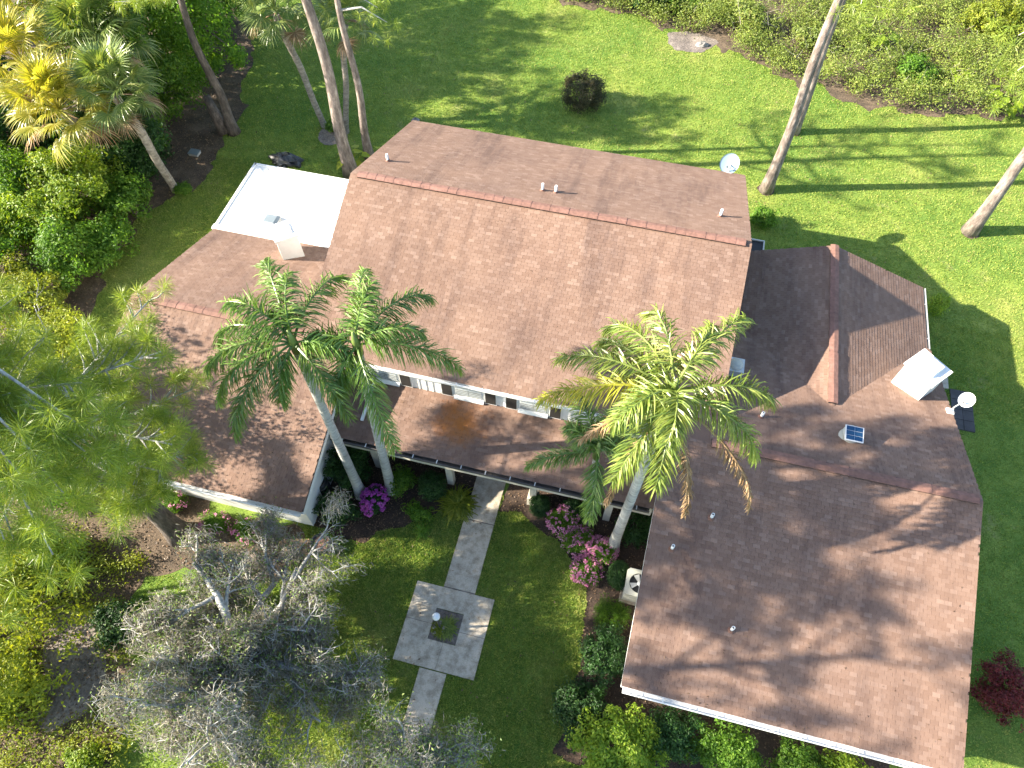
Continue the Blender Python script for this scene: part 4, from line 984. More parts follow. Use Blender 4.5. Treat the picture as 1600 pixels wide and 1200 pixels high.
for i, (p, h, rad, lab) in enumerate(BK):
    tree('shade_tree', p, h, (p[0], p[1], h * 0.66), (rad, rad, h * 0.34), 'leaf_mid', lab, 120 + i, 0.26, 60, 0.8, 90, 0.2, group='trees beyond the thicket', low=-0.8, shell=0.35)
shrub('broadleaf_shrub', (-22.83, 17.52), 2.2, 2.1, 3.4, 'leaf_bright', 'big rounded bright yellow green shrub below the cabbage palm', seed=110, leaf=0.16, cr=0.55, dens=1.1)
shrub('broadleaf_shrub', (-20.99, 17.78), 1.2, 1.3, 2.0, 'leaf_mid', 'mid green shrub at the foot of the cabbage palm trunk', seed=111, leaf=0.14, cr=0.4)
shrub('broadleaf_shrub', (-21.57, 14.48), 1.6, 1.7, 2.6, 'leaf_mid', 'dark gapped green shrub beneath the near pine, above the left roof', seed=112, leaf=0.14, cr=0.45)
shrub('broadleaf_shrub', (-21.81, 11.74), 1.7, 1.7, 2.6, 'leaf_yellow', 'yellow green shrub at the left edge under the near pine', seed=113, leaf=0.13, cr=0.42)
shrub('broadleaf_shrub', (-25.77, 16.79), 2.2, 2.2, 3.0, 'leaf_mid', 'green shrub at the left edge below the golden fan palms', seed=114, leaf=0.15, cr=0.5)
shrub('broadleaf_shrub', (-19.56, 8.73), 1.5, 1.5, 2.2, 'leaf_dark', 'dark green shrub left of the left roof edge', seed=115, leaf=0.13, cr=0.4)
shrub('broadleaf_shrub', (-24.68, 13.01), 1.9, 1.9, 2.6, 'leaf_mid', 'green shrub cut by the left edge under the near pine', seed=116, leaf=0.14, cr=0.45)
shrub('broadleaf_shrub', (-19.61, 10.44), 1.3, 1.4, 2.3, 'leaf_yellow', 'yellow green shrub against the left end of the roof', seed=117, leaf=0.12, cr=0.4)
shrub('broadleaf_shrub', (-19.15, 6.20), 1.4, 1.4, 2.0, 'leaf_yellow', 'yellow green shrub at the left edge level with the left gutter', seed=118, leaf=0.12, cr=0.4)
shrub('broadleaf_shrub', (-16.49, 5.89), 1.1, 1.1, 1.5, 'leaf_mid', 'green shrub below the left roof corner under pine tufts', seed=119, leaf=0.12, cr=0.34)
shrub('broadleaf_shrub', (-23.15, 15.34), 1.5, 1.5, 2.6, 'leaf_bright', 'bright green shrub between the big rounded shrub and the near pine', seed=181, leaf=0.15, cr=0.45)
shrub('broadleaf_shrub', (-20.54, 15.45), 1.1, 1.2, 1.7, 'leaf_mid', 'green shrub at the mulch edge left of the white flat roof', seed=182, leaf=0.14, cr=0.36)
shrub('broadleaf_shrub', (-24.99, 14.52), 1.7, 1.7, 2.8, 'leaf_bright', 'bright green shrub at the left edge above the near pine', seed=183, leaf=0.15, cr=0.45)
# airy tree whose twigs reach over the left roof
def airy(name, base, h, label, mat, seed, reach, nbr, leaf, per, bark='oak_bark', moss=0, spread=1.0, r0=0.14, depth=3, leafp=1.0, limbs=None, mosslen=0.5, trunk_top=0.45, keepz=1.2):
    b = np.array((base[0], base[1], 0.0)); t = thing(name, tuple(b), label, 'tree'); r = rng(seed)
    mb = MB(); ends = []; nodes = []
    def grow(p, d, L, w, lev):
        n = 5; pts = [p]; q = p.copy()
        for i in range(n):
            d = d + r.normal(size=3) * np.array((0.24, 0.24, 0.16)); d /= np.linalg.norm(d); q = q + d * L / n
            if q[2] < keepz: q[2] = keepz
            pts.append(q.copy())
        mb.tube(pts, [w * (1 - 0.65 * i / n) for i in range(n + 1)], 7 if lev == 0 else 5 if lev < 3 else 4)
        if lev >= 1: nodes.extend(pts[1:])
        if lev >= depth: ends.extend(pts[2:]); return
        k = 4 if lev < 2 else 5
        for i in range(k):
            f = 0.3 + 0.7 * (i + r.random()) / k; q = pts[min(int(f * n), n)]
            a = r.uniform(0, 6.283); s_ = r.uniform(0.55, 1.0); ax = np.array((math.cos(a), math.sin(a), r.uniform(-0.25, 0.45)))
            dd = d * 0.6 + ax * s_; dd /= np.linalg.norm(dd); grow(q, dd, L * r.uniform(0.45, 0.68), w * 0.45, lev + 1)
    top = b + np.array((reach[0] * 0.15, reach[1] * 0.15, h * trunk_top))
    mb.tube([b, (b + top) / 2 + r.normal(size=3) * 0.08, top], [r0 * 1.5, r0 * 1.15, r0], 10)
    dirs = limbs if limbs else [(math.cos(i * 6.283 / nbr + 0.4), math.sin(i * 6.283 / nbr + 0.4), 0.5) for i in range(nbr)]
    for d in dirs:
        d = np.array(d, float); L = np.linalg.norm(d) * spread; grow(top, d / np.linalg.norm(d), L, r0 * 0.62, 0)
    mb.build('branch', M[bark], t, True)
    E = np.array(ends); N_ = np.array(nodes); k = int(len(E) * per)
    idx = r.integers(0, len(E), k); Pc = E[idx] + r.normal(size=(k, 3)) * 0.14
    V = leaf_quads(Pc, r.normal(size=(k, 3)) + np.array((0, 0, 0.8)), leaf, r, 0.5); mesh_np('crown', V, quads(V), M[mat], t)
    if moss:
        idx = r.integers(0, len(N_), moss); nn = 26; Pm = N_[idx].repeat(nn, 0) + r.normal(size=(moss * nn, 3)) * np.array((0.13, 0.13, 0.05)); kk = len(Pm)
        L = (mosslen * r.uniform(0.25, 1.0, kk)); sw = r.normal(size=(kk, 3)) * 0.10; a = r.uniform(0, 6.283, kk); sd = np.column_stack([np.cos(a), np.sin(a), np.zeros(kk)]) * 0.012
        dn = np.column_stack([sw[:, 0], sw[:, 1], -L]); mid = Pm + dn * 0.5 + r.normal(size=(kk, 3)) * 0.05
        V = np.empty((kk, 4, 3)); V[:, 0] = Pm; V[:, 1] = mid + sd; V[:, 2] = Pm + dn; V[:, 3] = mid - sd
        V = V.reshape(-1, 3); mesh_np('hanging_moss', V, quads(V), M['moss'], t)
    return t
airy('young_oak', (-17.2, 6.8), 6.0, 'thin yellow green tree whose twigs reach over the left roof', 'leaf_yellow', 121, (1, 0), 5, 0.10, 9, limbs=[(2.4, 0.6, 0.9), (2.8, -0.6, 1.1), (1.8, 1.8, 0.8), (1.5, -1.8, 0.9), (0.2, 0.5, 2.0), (-1.8, 0.4, 1.0)], r0=0.11, trunk_top=0.6)
airy('moss_oak', (-7.90, 2.00), 5.6, 'grey live oak draped in spanish moss filling the lower left', 'leaf_grey', 122, (1, 0), 8, 0.07, 1.0, moss=1500, limbs=[(2.3, 0.6, 0.35), (2.4, -0.7, 0.4), (1.5, 1.9, 0.35), (1.8, -2.2, 0.5), (-0.3, 2.3, 0.35), (0.2, -2.2, 0.5), (-1.8, 1.8, 0.3), (-1.9, 0.4, 0.3), (-1.2, -1.5, 0.5), (0.5, 0.2, 0.9)], r0=0.24, trunk_top=0.5, spread=1.05, mosslen=0.5, depth=4)
airy('moss_oak', (-2.34, -0.11), 5.6, 'sunlit pale moss draped oak branches over the walk at the bottom edge', 'leaf_grey', 123, (0, 0), 6, 0.075, 1.3, moss=420, limbs=[(0.5, 1.3, 0.5), (-0.6, 1.5, 0.5), (-1.6, 0.8, 0.5), (-1.8, -0.3, 0.5), (0.7, 0.2, 0.6)], r0=0.18, trunk_top=0.55, mosslen=0.35, depth=4)
shrub('broadleaf_shrub', (-16.20, 2.23), 1.3, 1.4, 1.9, 'leaf_yellow', 'yellow green shrub at the left edge beside the sandy path', seed=131, leaf=0.12, cr=0.36)
shrub('broadleaf_shrub', (-14.55, -0.19), 1.3, 1.4, 1.9, 'leaf_yellow', 'yellow green shrub in the lower left corner area', seed=132, leaf=0.12, cr=0.36)
shrub('broadleaf_shrub', (-15.62, 3.40), 1.0, 1.1, 1.4, 'leaf_bright', 'small yellowish shrub below the near pine tufts', seed=133, leaf=0.11, cr=0.32)
shrub('broadleaf_shrub', (-12.63, 2.13), 0.8, 0.8, 0.9, 'leaf_dark', 'low dark green shrub between sandy path and mossy oak', seed=134, leaf=0.11, cr=0.28)
shrub('broadleaf_shrub', (-11.61, -1.31), 0.5, 0.5, 0.7, 'leaf_bright', 'small bright green shrub at the bottom edge under the oak', seed=135, leaf=0.10, cr=0.2)

tree('shade_tree', (-16.21, 0.66), 5.2, (-13.57, 0.76, 3.40), (1.7, 1.9, 1.8), 'leaf_yellow', 'yellow green tree leaning in at the left edge beside the sandy path', 141, 0.13, 60, 0.5, 90, 0.12, low=-0.7)
tree('shade_tree', (-20.5, 0.5), 10, (-20.2, 0.6, 7.2), (2.6, 2.8, 2.6), 'leaf_yellow', 'tall tree beyond the left edge level with the mossy oak', 142, 0.2, 16, 0.6, 60, 0.2, low=-0.8, shell=0.3)
tree('shade_tree', (-22.5, 5.6), 10.5, (-22.3, 5.6, 7.6), (2.4, 2.6, 2.6), 'leaf_yellow', 'tall tree beyond the left edge level with the left gutter', 143, 0.2, 36, 0.7, 60, 0.2, low=-0.8, shell=0.3)
GC = np.array([(-19.66, 4.16), (-15.62, 4.49), (-12.88, 4.09), (-12.83, 2.47), (-11.43, 0.94), (-10.68, -1.23), (-11.36, -2.33), (-14.67, -3.16)])
r = rng(145); k = 900; Pn = np.column_stack([r.uniform(-17, -8, k), r.uniform(-4, 6, k)]); Pn = Pn[inpoly(Pn, GC)]
for q in (BEDS[4],): Pn = Pn[~inpoly(Pn, q)]
per = 60; e = r.normal(size=(len(Pn) * per, 3)); Pc = np.column_stack([Pn, r.uniform(0.05, 0.45, len(Pn))]).repeat(per, 0) + e * np.array((0.16, 0.16, 0.10)); Pc[:, 2] = np.maximum(np.abs(Pc[:, 2]), 0.02)
V = leaf_quads(Pc, e * 0.4 + np.array((0, 0, 0.8)) + r.normal(size=e.shape) * 0.4, 0.085, r, 0.5)
o = mesh_np('ground_cover', V, quads(V), M['leaf_yellow']); tag(o, 'low leafy ground cover beside the sandy path', 'ground cover', kind='stuff')
# --- scrub along the far right
r = rng(150)
n = 3200
Pn = np.column_stack([r.uniform(-9, 26, n), r.uniform(30, 52, n)])
SCR = np.array([(-7.88, 38.20), (-6.52, 37.76), (-3.70, 37.83), (-0.79, 36.90), (1.57, 36.25), (4.03, 34.83), (6.29, 33.78), (9.35, 32.56), (12.30, 32.71), (16.72, 33.57), (19.65, 34.21), (40, 37), (40, 55), (-12, 55)])
Pn = Pn[inpoly(Pn, SCR)]; hh = r.uniform(0.25, 1.15, len(Pn)) * (0.6 + 0.5 * np.sin(Pn[:, 0] * 0.9) * np.cos(Pn[:, 1] * 0.7) + 0.4)
per = 120; e = r.normal(size=(len(Pn) * per, 3)); Pc = np.column_stack([Pn, hh]).repeat(per, 0) + e * np.array((0.27, 0.27, 0.2)); Pc[:, 2] = np.maximum(np.abs(Pc[:, 2]), 0.03)
V = leaf_quads(Pc, e * 0.5 + np.array((0, 0, 0.6)) + r.normal(size=e.shape) * 0.5, 0.12, r, 0.4)
o = mesh_np('undergrowth', V, quads(V), M['leaf_scrub']); tag(o, 'tangled weedy undergrowth along the far edge of the lawn', 'undergrowth', kind='stuff')
k = 1700; Ps = np.column_stack([r.uniform(-9, 24, k), r.uniform(30, 48, k)]); Ps = Ps[inpoly(Ps, SCR)]; k = len(Ps)
a0 = np.column_stack([Ps, r.uniform(0.2, 1.0, k)]); dv = r.normal(size=(k, 3)) * np.array((0.45, 0.45, 0.25)) + np.array((0, 0, 0.35)); sd = np.cross(dv, r.normal(size=(k, 3))); sd /= np.linalg.norm(sd, axis=1, keepdims=True)
V = np.stack([a0 - sd * 0.012, a0 + sd * 0.012, a0 + dv + sd * 0.006, a0 + dv - sd * 0.006], 1).reshape(-1, 3)
o = mesh_np('dry_stems', V, quads(V), M['moss']); tag(o, 'dry grey stems poking through the undergrowth', 'stems', kind='stuff')
for i, (p, s_, mt, lab) in enumerate([((-2.10, 38.86), 1.5, 'leaf_dark', 'dark green bush at the top edge where the undergrowth begins'), ((-0.22, 39.20), 1.4, 'leaf_mid', 'green bush at the top edge, second from where the undergrowth begins'),
        ((3.14, 38.18), 1.2, 'leaf_scrub', 'light green bush in the undergrowth left of the pine trunk'), ((6.51, 37.24), 1.1, 'leaf_scrub', 'light green bush in the undergrowth just right of the pine trunk'),
        ((11.53, 35.19), 1.2, 'leaf_mid', 'mid green bush at the front of the undergrowth'), ((15.61, 40.10), 1.7, 'leaf_yellow', 'yellowish bush in the undergrowth near the top right corner')]):
    shrub('wild_bush', p, s_, s_, s_ * 1.1, mt, lab, 'bush', 160 + i, 0.15, 1.0, cr=0.36)

def big_leaf_plant(name, base, n, size, label, seed, mat='leaf_bright'):
    b = np.array((base[0], base[1], 0.0)); t = thing(name, tuple(b), label, 'plant'); r = rng(seed)
    for i in range(n):
        az = i * 2.4 + r.normal() * 0.3; rr = size * r.uniform(0.5, 1.3); z = size * r.uniform(0.7, 1.5); c = b + np.array((math.cos(az) * rr, math.sin(az) * rr, z)); d = np.array((math.cos(az), math.sin(az), -0.35)); sd = np.array((-math.sin(az), math.cos(az), 0)); l = size * 0.62
        pts = [(-0.25, 0.0, 0.02), (-0.35, 0.32, 0.05), (0.1, 0.45, 0.08), (0.6, 0.25, 0.05), (1.0, 0, -0.1), (0.6, -0.25, 0.05), (0.1, -0.45, 0.08), (-0.35, -0.32, 0.05)]
        mb = MB(); vs = [c + d * x * l + sd * y * l * 1.1 + np.array((0, 0, zz * l)) for x, y, zz in pts]; vs.append(c + d * 0.2 * l); mb.add(vs, [(k, (k + 1) % 8, 8) for k in range(8)])
        mb.tube([b, b + (c - b) * 0.6 + np.array((0, 0, 0.12)), c], [0.02, 0.016, 0.012], 5); mb.build('leaf', M[mat], t)
big_leaf_plant('elephant_ear', (9.73, 37.59), 14, 0.75, 'elephant ear plant with big leaves amid the undergrowth by the top', 171)
big_leaf_plant('elephant_ear', (15.48, 34.14), 16, 0.75, 'elephant ear plant with big leaves at the front right of the undergrowth', 172)
big_leaf_plant('elephant_ear', (13.69, 35.73), 9, 0.6, 'smaller elephant ear plant left of the big front one', 173)
big_leaf_plant('philodendron_vine', (-13.05, 22.77), 8, 0.55, 'yellow green climbing leaves at the foot of the thick pale pine', 174, 'leaf_yellow')

# --- lawn and house shrubs
shrub('clipped_shrub', (-3.92, 29.55), 1.12, 1.05, 1.7, 'leaf_bronze', 'round dark clipped shrub alone on the back lawn', seed=201, leaf=0.13, aspect=0.28, cr=0.30, dens=1.3, clean=True, up=1.0)
shrub('small_shrub', (-14.82, 24.90), 0.4, 0.4, 0.6, 'leaf_mid', 'small shrub between the palm trunks on the back lawn', seed=202, leaf=0.1, cr=0.15)
shrub('small_shrub', (-19.70, 19.51), 0.45, 0.35, 0.4, 'leaf_mid', 'low plant beside the cabbage palm foot', seed=203, leaf=0.1, cr=0.15)
shrub('leafy_shrub', (5.03, 23.61), 0.6, 0.5, 0.9, 'leaf_mid', 'leafy shrub behind the far right corner of the main house', seed=204, leaf=0.1, cr=0.22)
shrub('leafy_shrub', (11.73, 20.42), 0.38, 0.42, 1.1, 'leaf_bright', 'small yellowish shrub under the right side gutter', seed=205, leaf=0.09, cr=0.17)
shrub('red_shrub', (12.49, 6.46), 0.82, 1.0, 1.7, 'leaf_red', 'dark red leaved shrub beside the right roof edge', seed=206, leaf=0.08, cr=0.24, dens=0.7)
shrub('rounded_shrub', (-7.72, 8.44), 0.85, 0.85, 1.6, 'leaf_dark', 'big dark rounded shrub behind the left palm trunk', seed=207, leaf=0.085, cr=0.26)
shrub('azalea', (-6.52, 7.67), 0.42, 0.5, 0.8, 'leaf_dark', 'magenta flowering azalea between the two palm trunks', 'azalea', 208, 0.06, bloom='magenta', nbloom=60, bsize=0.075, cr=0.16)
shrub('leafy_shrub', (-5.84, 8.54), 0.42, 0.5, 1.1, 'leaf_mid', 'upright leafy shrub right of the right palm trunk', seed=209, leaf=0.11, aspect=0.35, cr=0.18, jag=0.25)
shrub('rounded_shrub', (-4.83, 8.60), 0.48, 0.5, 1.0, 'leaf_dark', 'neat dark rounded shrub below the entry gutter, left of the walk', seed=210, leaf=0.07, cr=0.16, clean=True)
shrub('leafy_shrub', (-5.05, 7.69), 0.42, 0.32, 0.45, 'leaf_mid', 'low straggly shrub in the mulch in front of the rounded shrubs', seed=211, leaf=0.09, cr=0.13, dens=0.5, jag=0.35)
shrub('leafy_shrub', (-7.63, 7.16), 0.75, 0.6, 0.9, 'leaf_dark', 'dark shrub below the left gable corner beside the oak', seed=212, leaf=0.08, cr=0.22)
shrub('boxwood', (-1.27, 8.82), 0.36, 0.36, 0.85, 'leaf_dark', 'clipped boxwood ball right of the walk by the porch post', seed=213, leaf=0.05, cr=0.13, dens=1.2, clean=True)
for k, (p, rx, ry, h, lab) in enumerate([((-0.45, 8.50), 0.55, 0.5, 0.65, 'pink azalea nearest the boxwood, brightest of the row'), ((0.23, 7.96), 0.6, 0.5, 0.65, 'pink azalea in the middle of the curved row'),
        ((0.94, 7.83), 0.5, 0.45, 0.62, 'pink azalea at the foot of the pale palm trunk'), ((0.60, 7.13), 0.5, 0.5, 0.55, 'pink azalea at the lower end of the curved row')]):
    shrub('azalea', p, rx, ry, h, 'leaf_mid', lab, 'azalea', 220 + k, 0.055, 0.8, 'azaleas along the curved bed', bloom='pink', nbloom=90, bsize=0.055, cr=0.14)
for k, (p, rx, ry, h, lab) in enumerate([((-13.04, 6.04), 0.6, 0.45, 0.6, 'pale flowering azalea left of the near pine foot'), ((-11.28, 5.75), 0.55, 0.4, 0.55, 'pale flowering azalea under the left roof gutter'),
        ((-10.15, 5.74), 0.5, 0.4, 0.55, 'pinkish azalea near the left gable corner among the oak twigs')]):
    shrub('azalea', p, rx, ry, h, 'leaf_mid', lab, 'azalea', 230 + k, 0.06, 0.8, 'azaleas below the left gutter', bloom='pink', nbloom=20, bsize=0.055, cr=0.15)
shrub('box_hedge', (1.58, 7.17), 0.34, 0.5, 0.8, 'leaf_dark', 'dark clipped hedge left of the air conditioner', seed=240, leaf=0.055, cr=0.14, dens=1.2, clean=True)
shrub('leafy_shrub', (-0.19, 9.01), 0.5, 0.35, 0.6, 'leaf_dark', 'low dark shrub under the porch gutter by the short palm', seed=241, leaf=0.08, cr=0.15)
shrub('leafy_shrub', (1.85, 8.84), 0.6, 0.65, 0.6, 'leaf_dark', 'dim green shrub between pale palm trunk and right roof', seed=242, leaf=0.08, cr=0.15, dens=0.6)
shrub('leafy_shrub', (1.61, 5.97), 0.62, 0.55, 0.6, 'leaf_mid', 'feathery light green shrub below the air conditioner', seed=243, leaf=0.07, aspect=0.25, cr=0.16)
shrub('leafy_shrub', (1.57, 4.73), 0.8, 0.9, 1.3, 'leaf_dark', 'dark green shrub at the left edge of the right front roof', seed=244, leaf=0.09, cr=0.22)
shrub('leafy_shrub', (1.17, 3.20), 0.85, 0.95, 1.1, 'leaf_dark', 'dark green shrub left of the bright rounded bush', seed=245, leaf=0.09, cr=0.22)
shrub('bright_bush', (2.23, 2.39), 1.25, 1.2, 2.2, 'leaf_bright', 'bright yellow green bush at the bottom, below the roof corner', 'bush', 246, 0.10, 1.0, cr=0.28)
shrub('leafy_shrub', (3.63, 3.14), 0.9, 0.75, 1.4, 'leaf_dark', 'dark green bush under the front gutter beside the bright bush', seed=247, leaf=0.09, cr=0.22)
shrub('leafy_shrub', (5.14, 3.11), 0.95, 0.75, 1.4, 'leaf_mid', 'green bush with sunlit leaves, second along the front gutter', seed=248, leaf=0.09, cr=0.22)
shrub('leafy_shrub', (7.04, 3.18), 0.75, 0.65, 1.3, 'leaf_mid', 'green bush, third along the front gutter', seed=249, leaf=0.09, cr=0.2)
shrub('leafy_shrub', (8.31, 3.26), 0.7, 0.6, 1.2, 'leaf_bright', 'yellow green bush, farthest right along the front gutter', seed=250, leaf=0.09, cr=0.2)

def strap_plant(name, base, n, L, label, seed, mat, w=0.02):
    b = np.array((base[0], base[1], 0.0)); t = thing(name, tuple(b), label, 'plant'); r = rng(seed)
    V = []; F = []
    for i in range(n):
        az = r.uniform(0, 6.283); e = R(r.uniform(45, 85)); q = b + np.append(r.normal(size=2) * L * 0.16, 0.0); l = L * r.uniform(0.6, 1.15); sd = np.array((-math.sin(az), math.cos(az), 0)); b0 = len(V)
        for s_ in range(5):
            ww = w * (0.9, 1.0, 0.9, 0.6, 0.08)[s_]; V += [q + sd * ww, q - sd * ww]; q = q + np.array((math.cos(az) * math.cos(e), math.sin(az) * math.cos(e), math.sin(e))) * l / 4; e -= R(38)
        F += [(b0 + 2*s_, b0 + 2*s_ + 1, b0 + 2*s_ + 3, b0 + 2*s_ + 2) for s_ in range(4)]
    mesh_np('leaves', np.array(V), np.array(F, np.int32), M[mat], t)
    return t
strap_plant('strap_leaf_lily', (-3.90, 8.32), 520, 0.75, 'yellow green strap leaved lily clump beside the walk', 260, 'leaf_yellow', 0.020)
strap_plant('strap_leaf_lily', (-4.78, 7.19), 90, 0.4, 'small green lily clump at the mulch edge below the straggly shrub', 261, 'leaf_mid', 0.014)

# planter in the paved square, with its lamp
strap_plant('planter_plants', (-3.16, 4.46), 420, 0.42, 'mixed small plants in the planting hole of the paved square', 262, 'leaf_scrub', 0.014)
shrub('planter_flowers', (-3.36, 4.36), 0.2, 0.22, 0.26, 'leaf_yellow', 'small white flowering plant at the lamp foot', 'plant', 263, 0.05, 0.8, bloom='moss', nbloom=16, bsize=0.04, cr=0.07)
b = bed('planter_soil', [(-3.6, 4.02), (-2.74, 4.05), (-2.74, 4.96), (-3.6, 4.96)], 0.012, 'sand', 30, 0.0)
lp = thing('garden_lamp', (-3.32, 4.42, 0), 'globe garden lamp on a short post in the paved square', 'lamp')
mb = MB(); mb.lathe([(0.07, 0), (0.07, 0.06), (0.03, 0.09), (0.03, 1.2), (0.055, 1.22), (0.055, 1.27), (0.03, 1.28)], (-3.32, 4.42, 0), 14); mb.build('post', M['brass'], lp, True)
mb = MB(); mb.lathe([(0.045 if i == 0 else 0.115 * math.sin(math.pi * i / 10), 0.115 - 0.115 * math.cos(math.pi * i / 10)) for i in range(0, 11)], (-3.32, 4.42, 1.27), 20); mb.build('globe', M['globe'], lp, True)

# air conditioner
ax, ay = 2.20, 6.95
ac = thing('air_conditioner', (ax, ay, 0), 'beige outdoor air conditioner unit with top fan under the roof edge', 'air conditioner')
mb = MB(); mb.box(ax - 0.46, ax + 0.46, ay - 0.46, ay + 0.46, 0, 0.06); mb.build('pad', M['concrete'], ac)
mb = MB(); mb.box(ax - 0.38, ax + 0.38, ay - 0.38, ay + 0.38, 0.062, 0.74); cs = mb.build('casing', M['acmetal'], ac)
for k in range(11):
    mb = MB(); z = 0.12 + k * 0.055; mb.box(ax - 0.392, ax + 0.392, ay - 0.392, ay + 0.392, z, z + 0.02); mb.build('louver', M['acmetal'], cs)
n = 28; vs = []; fs = []
for k in range(n):
    a = 2 * math.pi * k / n; vs.append((ax + 0.30 * math.cos(a), ay + 0.30 * math.sin(a), 0.80))
for k in range(n):
    a = 2 * math.pi * k / n; m_ = max(abs(math.cos(a)), abs(math.sin(a))); vs.append((ax + 0.41 * math.cos(a) / m_, ay + 0.41 * math.sin(a) / m_, 0.80))
for k in range(n):
    a = 2 * math.pi * k / n; m_ = max(abs(math.cos(a)), abs(math.sin(a))); vs.append((ax + 0.41 * math.cos(a) / m_, ay + 0.41 * math.sin(a) / m_, 0.742))
for k in range(n):
    a = 2 * math.pi * k / n; vs.append((ax + 0.30 * math.cos(a), ay + 0.30 * math.sin(a), 0.742))
for k in range(n):
    j = (k + 1) % n; fs += [(k, n + k, n + j, j), (n + k, 2*n + k, 2*n + j, n + j), (3*n + k, k, j, 3*n + j)]
mb = MB(); mb.add(vs, fs); mb.build('top_cover', M['acmetal'], ac)
mb = MB(); mb.lathe([(0.298, 0.0), (0.0, 0.0)], (ax, ay, 0.745), 24); mb.build('fan_well', M['darkmetal'], ac)
for k in range(4):
    a = k * math.pi / 2 + 0.5; mb = MB(); d = Vector((math.cos(a), math.sin(a), 0)); s_ = Vector((-math.sin(a), math.cos(a), 0)); c0 = Vector((ax, ay, 0.768))
    mb.hexa([c0 + d*0.06 - s_*0.04, c0 + d*0.27 - s_*0.10, c0 + d*0.27 + s_*0.08 + Vector((0,0,0.014)), c0 + d*0.06 + s_*0.03 + Vector((0,0,0.014))], [c0 + d*0.06 - s_*0.04 + Vector((0,0,0.004)), c0 + d*0.27 - s_*0.10 + Vector((0,0,0.004)), c0 + d*0.27 + s_*0.08 + Vector((0,0,0.018)), c0 + d*0.06 + s_*0.03 + Vector((0,0,0.018))]); mb.build('fan_blade', M['gutter'], ac)
mb = MB(); mb.lathe([(0.07, 0), (0.07, 0.035), (0.0, 0.045)], (ax, ay, 0.765), 16); mb.build('fan_hub', M['white'], ac, True)

# small things on the ground
def lump(name, base, rx, ry, h, mat, label, cat, seed):
    r = rng(seed); n = 14; m = 6; vs = []; fs = []
    for i in range(m + 1):
        for k in range(n):
            a = 2 * math.pi * k / n; f = math.sin(math.pi / 2 * i / m); w = math.cos(math.pi / 2 * i / m); j = 1 + 0.16 * r.normal()
            vs.append((base[0] + rx * w * math.cos(a) * j, base[1] + ry * w * math.sin(a) * j, max(0.0, h * f * (1 + 0.12 * r.normal())) if i else -0.03))
    for i in range(m):
        for k in range(n): fs.append((i*n + k, i*n + (k+1) % n, (i+1)*n + (k+1) % n, (i+1)*n + k))
    o = mesh_np(name, vs, fs, M[mat]); tag(o, label, cat); return o
lump('tarp_pile', (-16.13, 22.35), 0.75, 0.45, 0.45, 'tarp', 'dark crumpled tarp heap behind the white flat roof', 'tarp', 301)
lump('rock', (1.24, 35.87), 0.35, 0.22, 0.2, 'rock', 'pale grey rock lying on the bare sand patch', 'rock', 302)
lump('rock', (-11.29, 26.45), 0.22, 0.2, 0.2, 'rock', 'small pale rock behind the far left roof corner', 'rock', 303)
ub = thing('utility_box', (-20.39, 21.86) + (0,), 'small pale grey utility box cover in the leaf litter', 'utility box')
p = (-20.39, 21.86); mb = MB(); mb.box(p[0]-0.22, p[0]+0.22, p[1]-0.16, p[1]+0.16, 0, 0.12); mb.build('box_body', M['gutter'], ub)
mb = MB(); mb.box(p[0]-0.24, p[0]+0.24, p[1]-0.18, p[1]+0.18, 0.122, 0.15); mb.build('lid', M['flash'], ub)
p = (4.69, 21.55, 0.80); eq = thing('equipment_box', (p[0], p[1], 0), 'dark box with pale rim behind the main roof corner', 'box')
mb = MB(); mb.box(p[0]-0.45, p[0]+0.3, p[1]-0.3, p[1]+0.3, 0, 0.78); mb.build('casing', M['darkmetal'], eq)
for (x0, x1, y0, y1) in ((-0.48, 0.33, 0.28, 0.33), (0.28, 0.33, -0.33, 0.28)):
    mb = MB(); mb.box(p[0]+x0, p[0]+x1, p[1]+y0, p[1]+y1, 0.1, 0.84); mb.build('rim', M['gutter'], eq)

p = (-8.41, 7.71); rb = thing('rain_barrel', (p[0], p[1], 0), 'dark round barrel at the corner of the left gable wall', 'barrel')
mb = MB(); mb.lathe([(0.0, 0.0), (0.24, 0.0), (0.29, 0.15), (0.31, 0.42), (0.29, 0.68), (0.25, 0.82), (0.22, 0.84), (0.22, 0.80), (0.0, 0.79)], (p[0], p[1], 0.01), 20); mb.build('barrel_body', M['darkmetal'], rb, True)
for z in (0.18, 0.64):
    mb = MB(); mb.lathe([(0.297, z), (0.312, z + 0.01), (0.312, z + 0.05), (0.297, z + 0.06)], (p[0], p[1], 0.01), 20); mb.build('hoop', M['bronze'], rb, True)
p = (-7.69, 5.92); pp = thing('plant_pot', (p[0], p[1], 0), 'dark pot with reddish soil under the oak twigs near the gable', 'pot')
mb = MB(); mb.lathe([(0.0, 0.0), (0.20, 0.0), (0.30, 0.34), (0.33, 0.36), (0.33, 0.40), (0.28, 0.40), (0.27, 0.33), (0.0, 0.32)], (p[0], p[1], 0.01), 20); mb.build('pot_body', M['darkmetal'], pp, True)
mb = MB(); mb.lathe([(0.265, 0.0), (0.15, 0.03), (0.0, 0.04)], (p[0], p[1], 0.345), 16); mb.build('soil', M['cap'], pp, True)
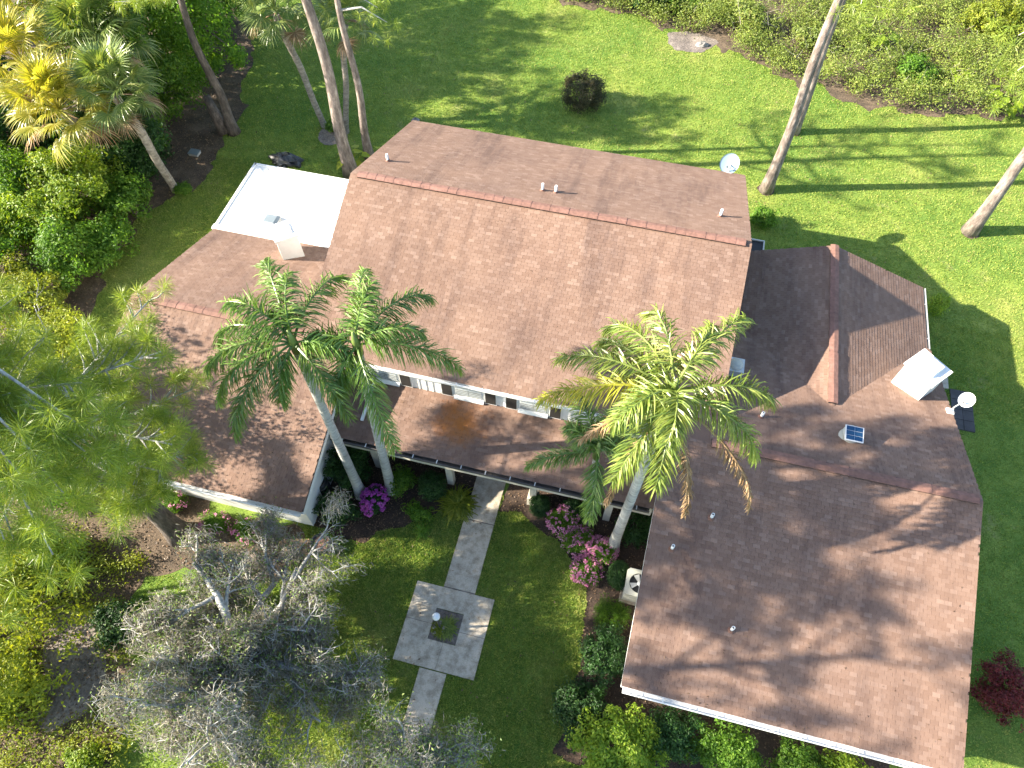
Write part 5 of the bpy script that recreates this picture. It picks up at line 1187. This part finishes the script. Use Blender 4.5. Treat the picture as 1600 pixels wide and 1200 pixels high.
# fallen leaves and bark chips on the beds
r = rng(400)
def scatter(n, poly, size, z):
    poly = np.array(poly); lo, hi = poly.min(0), poly.max(0); lo = np.maximum(lo, (-27, -4)); hi = np.minimum(hi, (22, 44)); Pn = np.column_stack([r.uniform(lo[0], hi[0], n), r.uniform(lo[1], hi[1], n)]); Pn = Pn[inpoly(Pn, poly)]
    return leaf_quads(np.column_stack([Pn, np.full(len(Pn), z)]), np.array((0, 0, 1.0)) + r.normal(size=(len(Pn), 3)) * 0.3, size, r, 0.5)
def on_roof(n, x0, x1, y0, y1, zf, size, bias=1.0):
    y = y0 + (y1 - y0) * r.uniform(0, 1, n) ** bias; x = r.uniform(x0, x1, n); z = np.array([zf(a) for a in y])
    return leaf_quads(np.column_stack([x, y, z + 0.025]), np.array((0, -0.33, 1.0)) + r.normal(size=(n, 3)) * 0.2, size, r, 0.35)
D = np.vstack([on_roof(520, LX0 + 0.2, LX1 - 0.1, LYF, LYR, lambda y: LZE + (y - LYF) * (LZR - LZE) / (LYR - LYF), 0.07, 2.2),
               on_roof(260, PX0, PX1 - 0.1, PYF, PYW - 0.1, lambda y: PZE + (y - PYF) * (PZW - PZE) / (PYW - PYF), 0.06, 1.8),
               on_roof(160, RX0 + 0.1, RX1 - 0.1, RYF, RYR - 0.2, lambda y: RZE + (y - RYF) * (RZR - RZE) / (RYR - RYF), 0.06, 2.5),
               on_roof(90, X0 + 0.1, X1 - 0.1, YF, YR - 0.2, main_z, 0.06, 2.0), on_roof(60, -15.3, -9.2, 16.1, 19.3, lambda y: 2.46, 0.07)])
o = mesh_np('roof_litter', D, quads(D), M['chips']); tag(o, 'scattered brown leaves and needles lying on the roofs', 'leaves', kind='stuff')
LAWN = [(-9, -1), (1, -1), (1, 8), (-2.5, 9), (-9, 7)]; LAWN2 = [(-19, 20), (12, 22), (20, 30), (3, 36), (-19, 36)]
V = np.vstack([scatter(160, LAWN, 0.07, 0.06), scatter(700, LAWN2, 0.09, 0.06), scatter(5000, BEDS[0], 0.06, 0.03), scatter(9000, BEDS[1], 0.06, 0.03), scatter(42000, BEDS[2], 0.09, 0.035)])
o = mesh_np('fallen_leaves', V, quads(V), M['chips']); tag(o, 'brown fallen leaves scattered over the beds', 'leaves', kind='stuff')
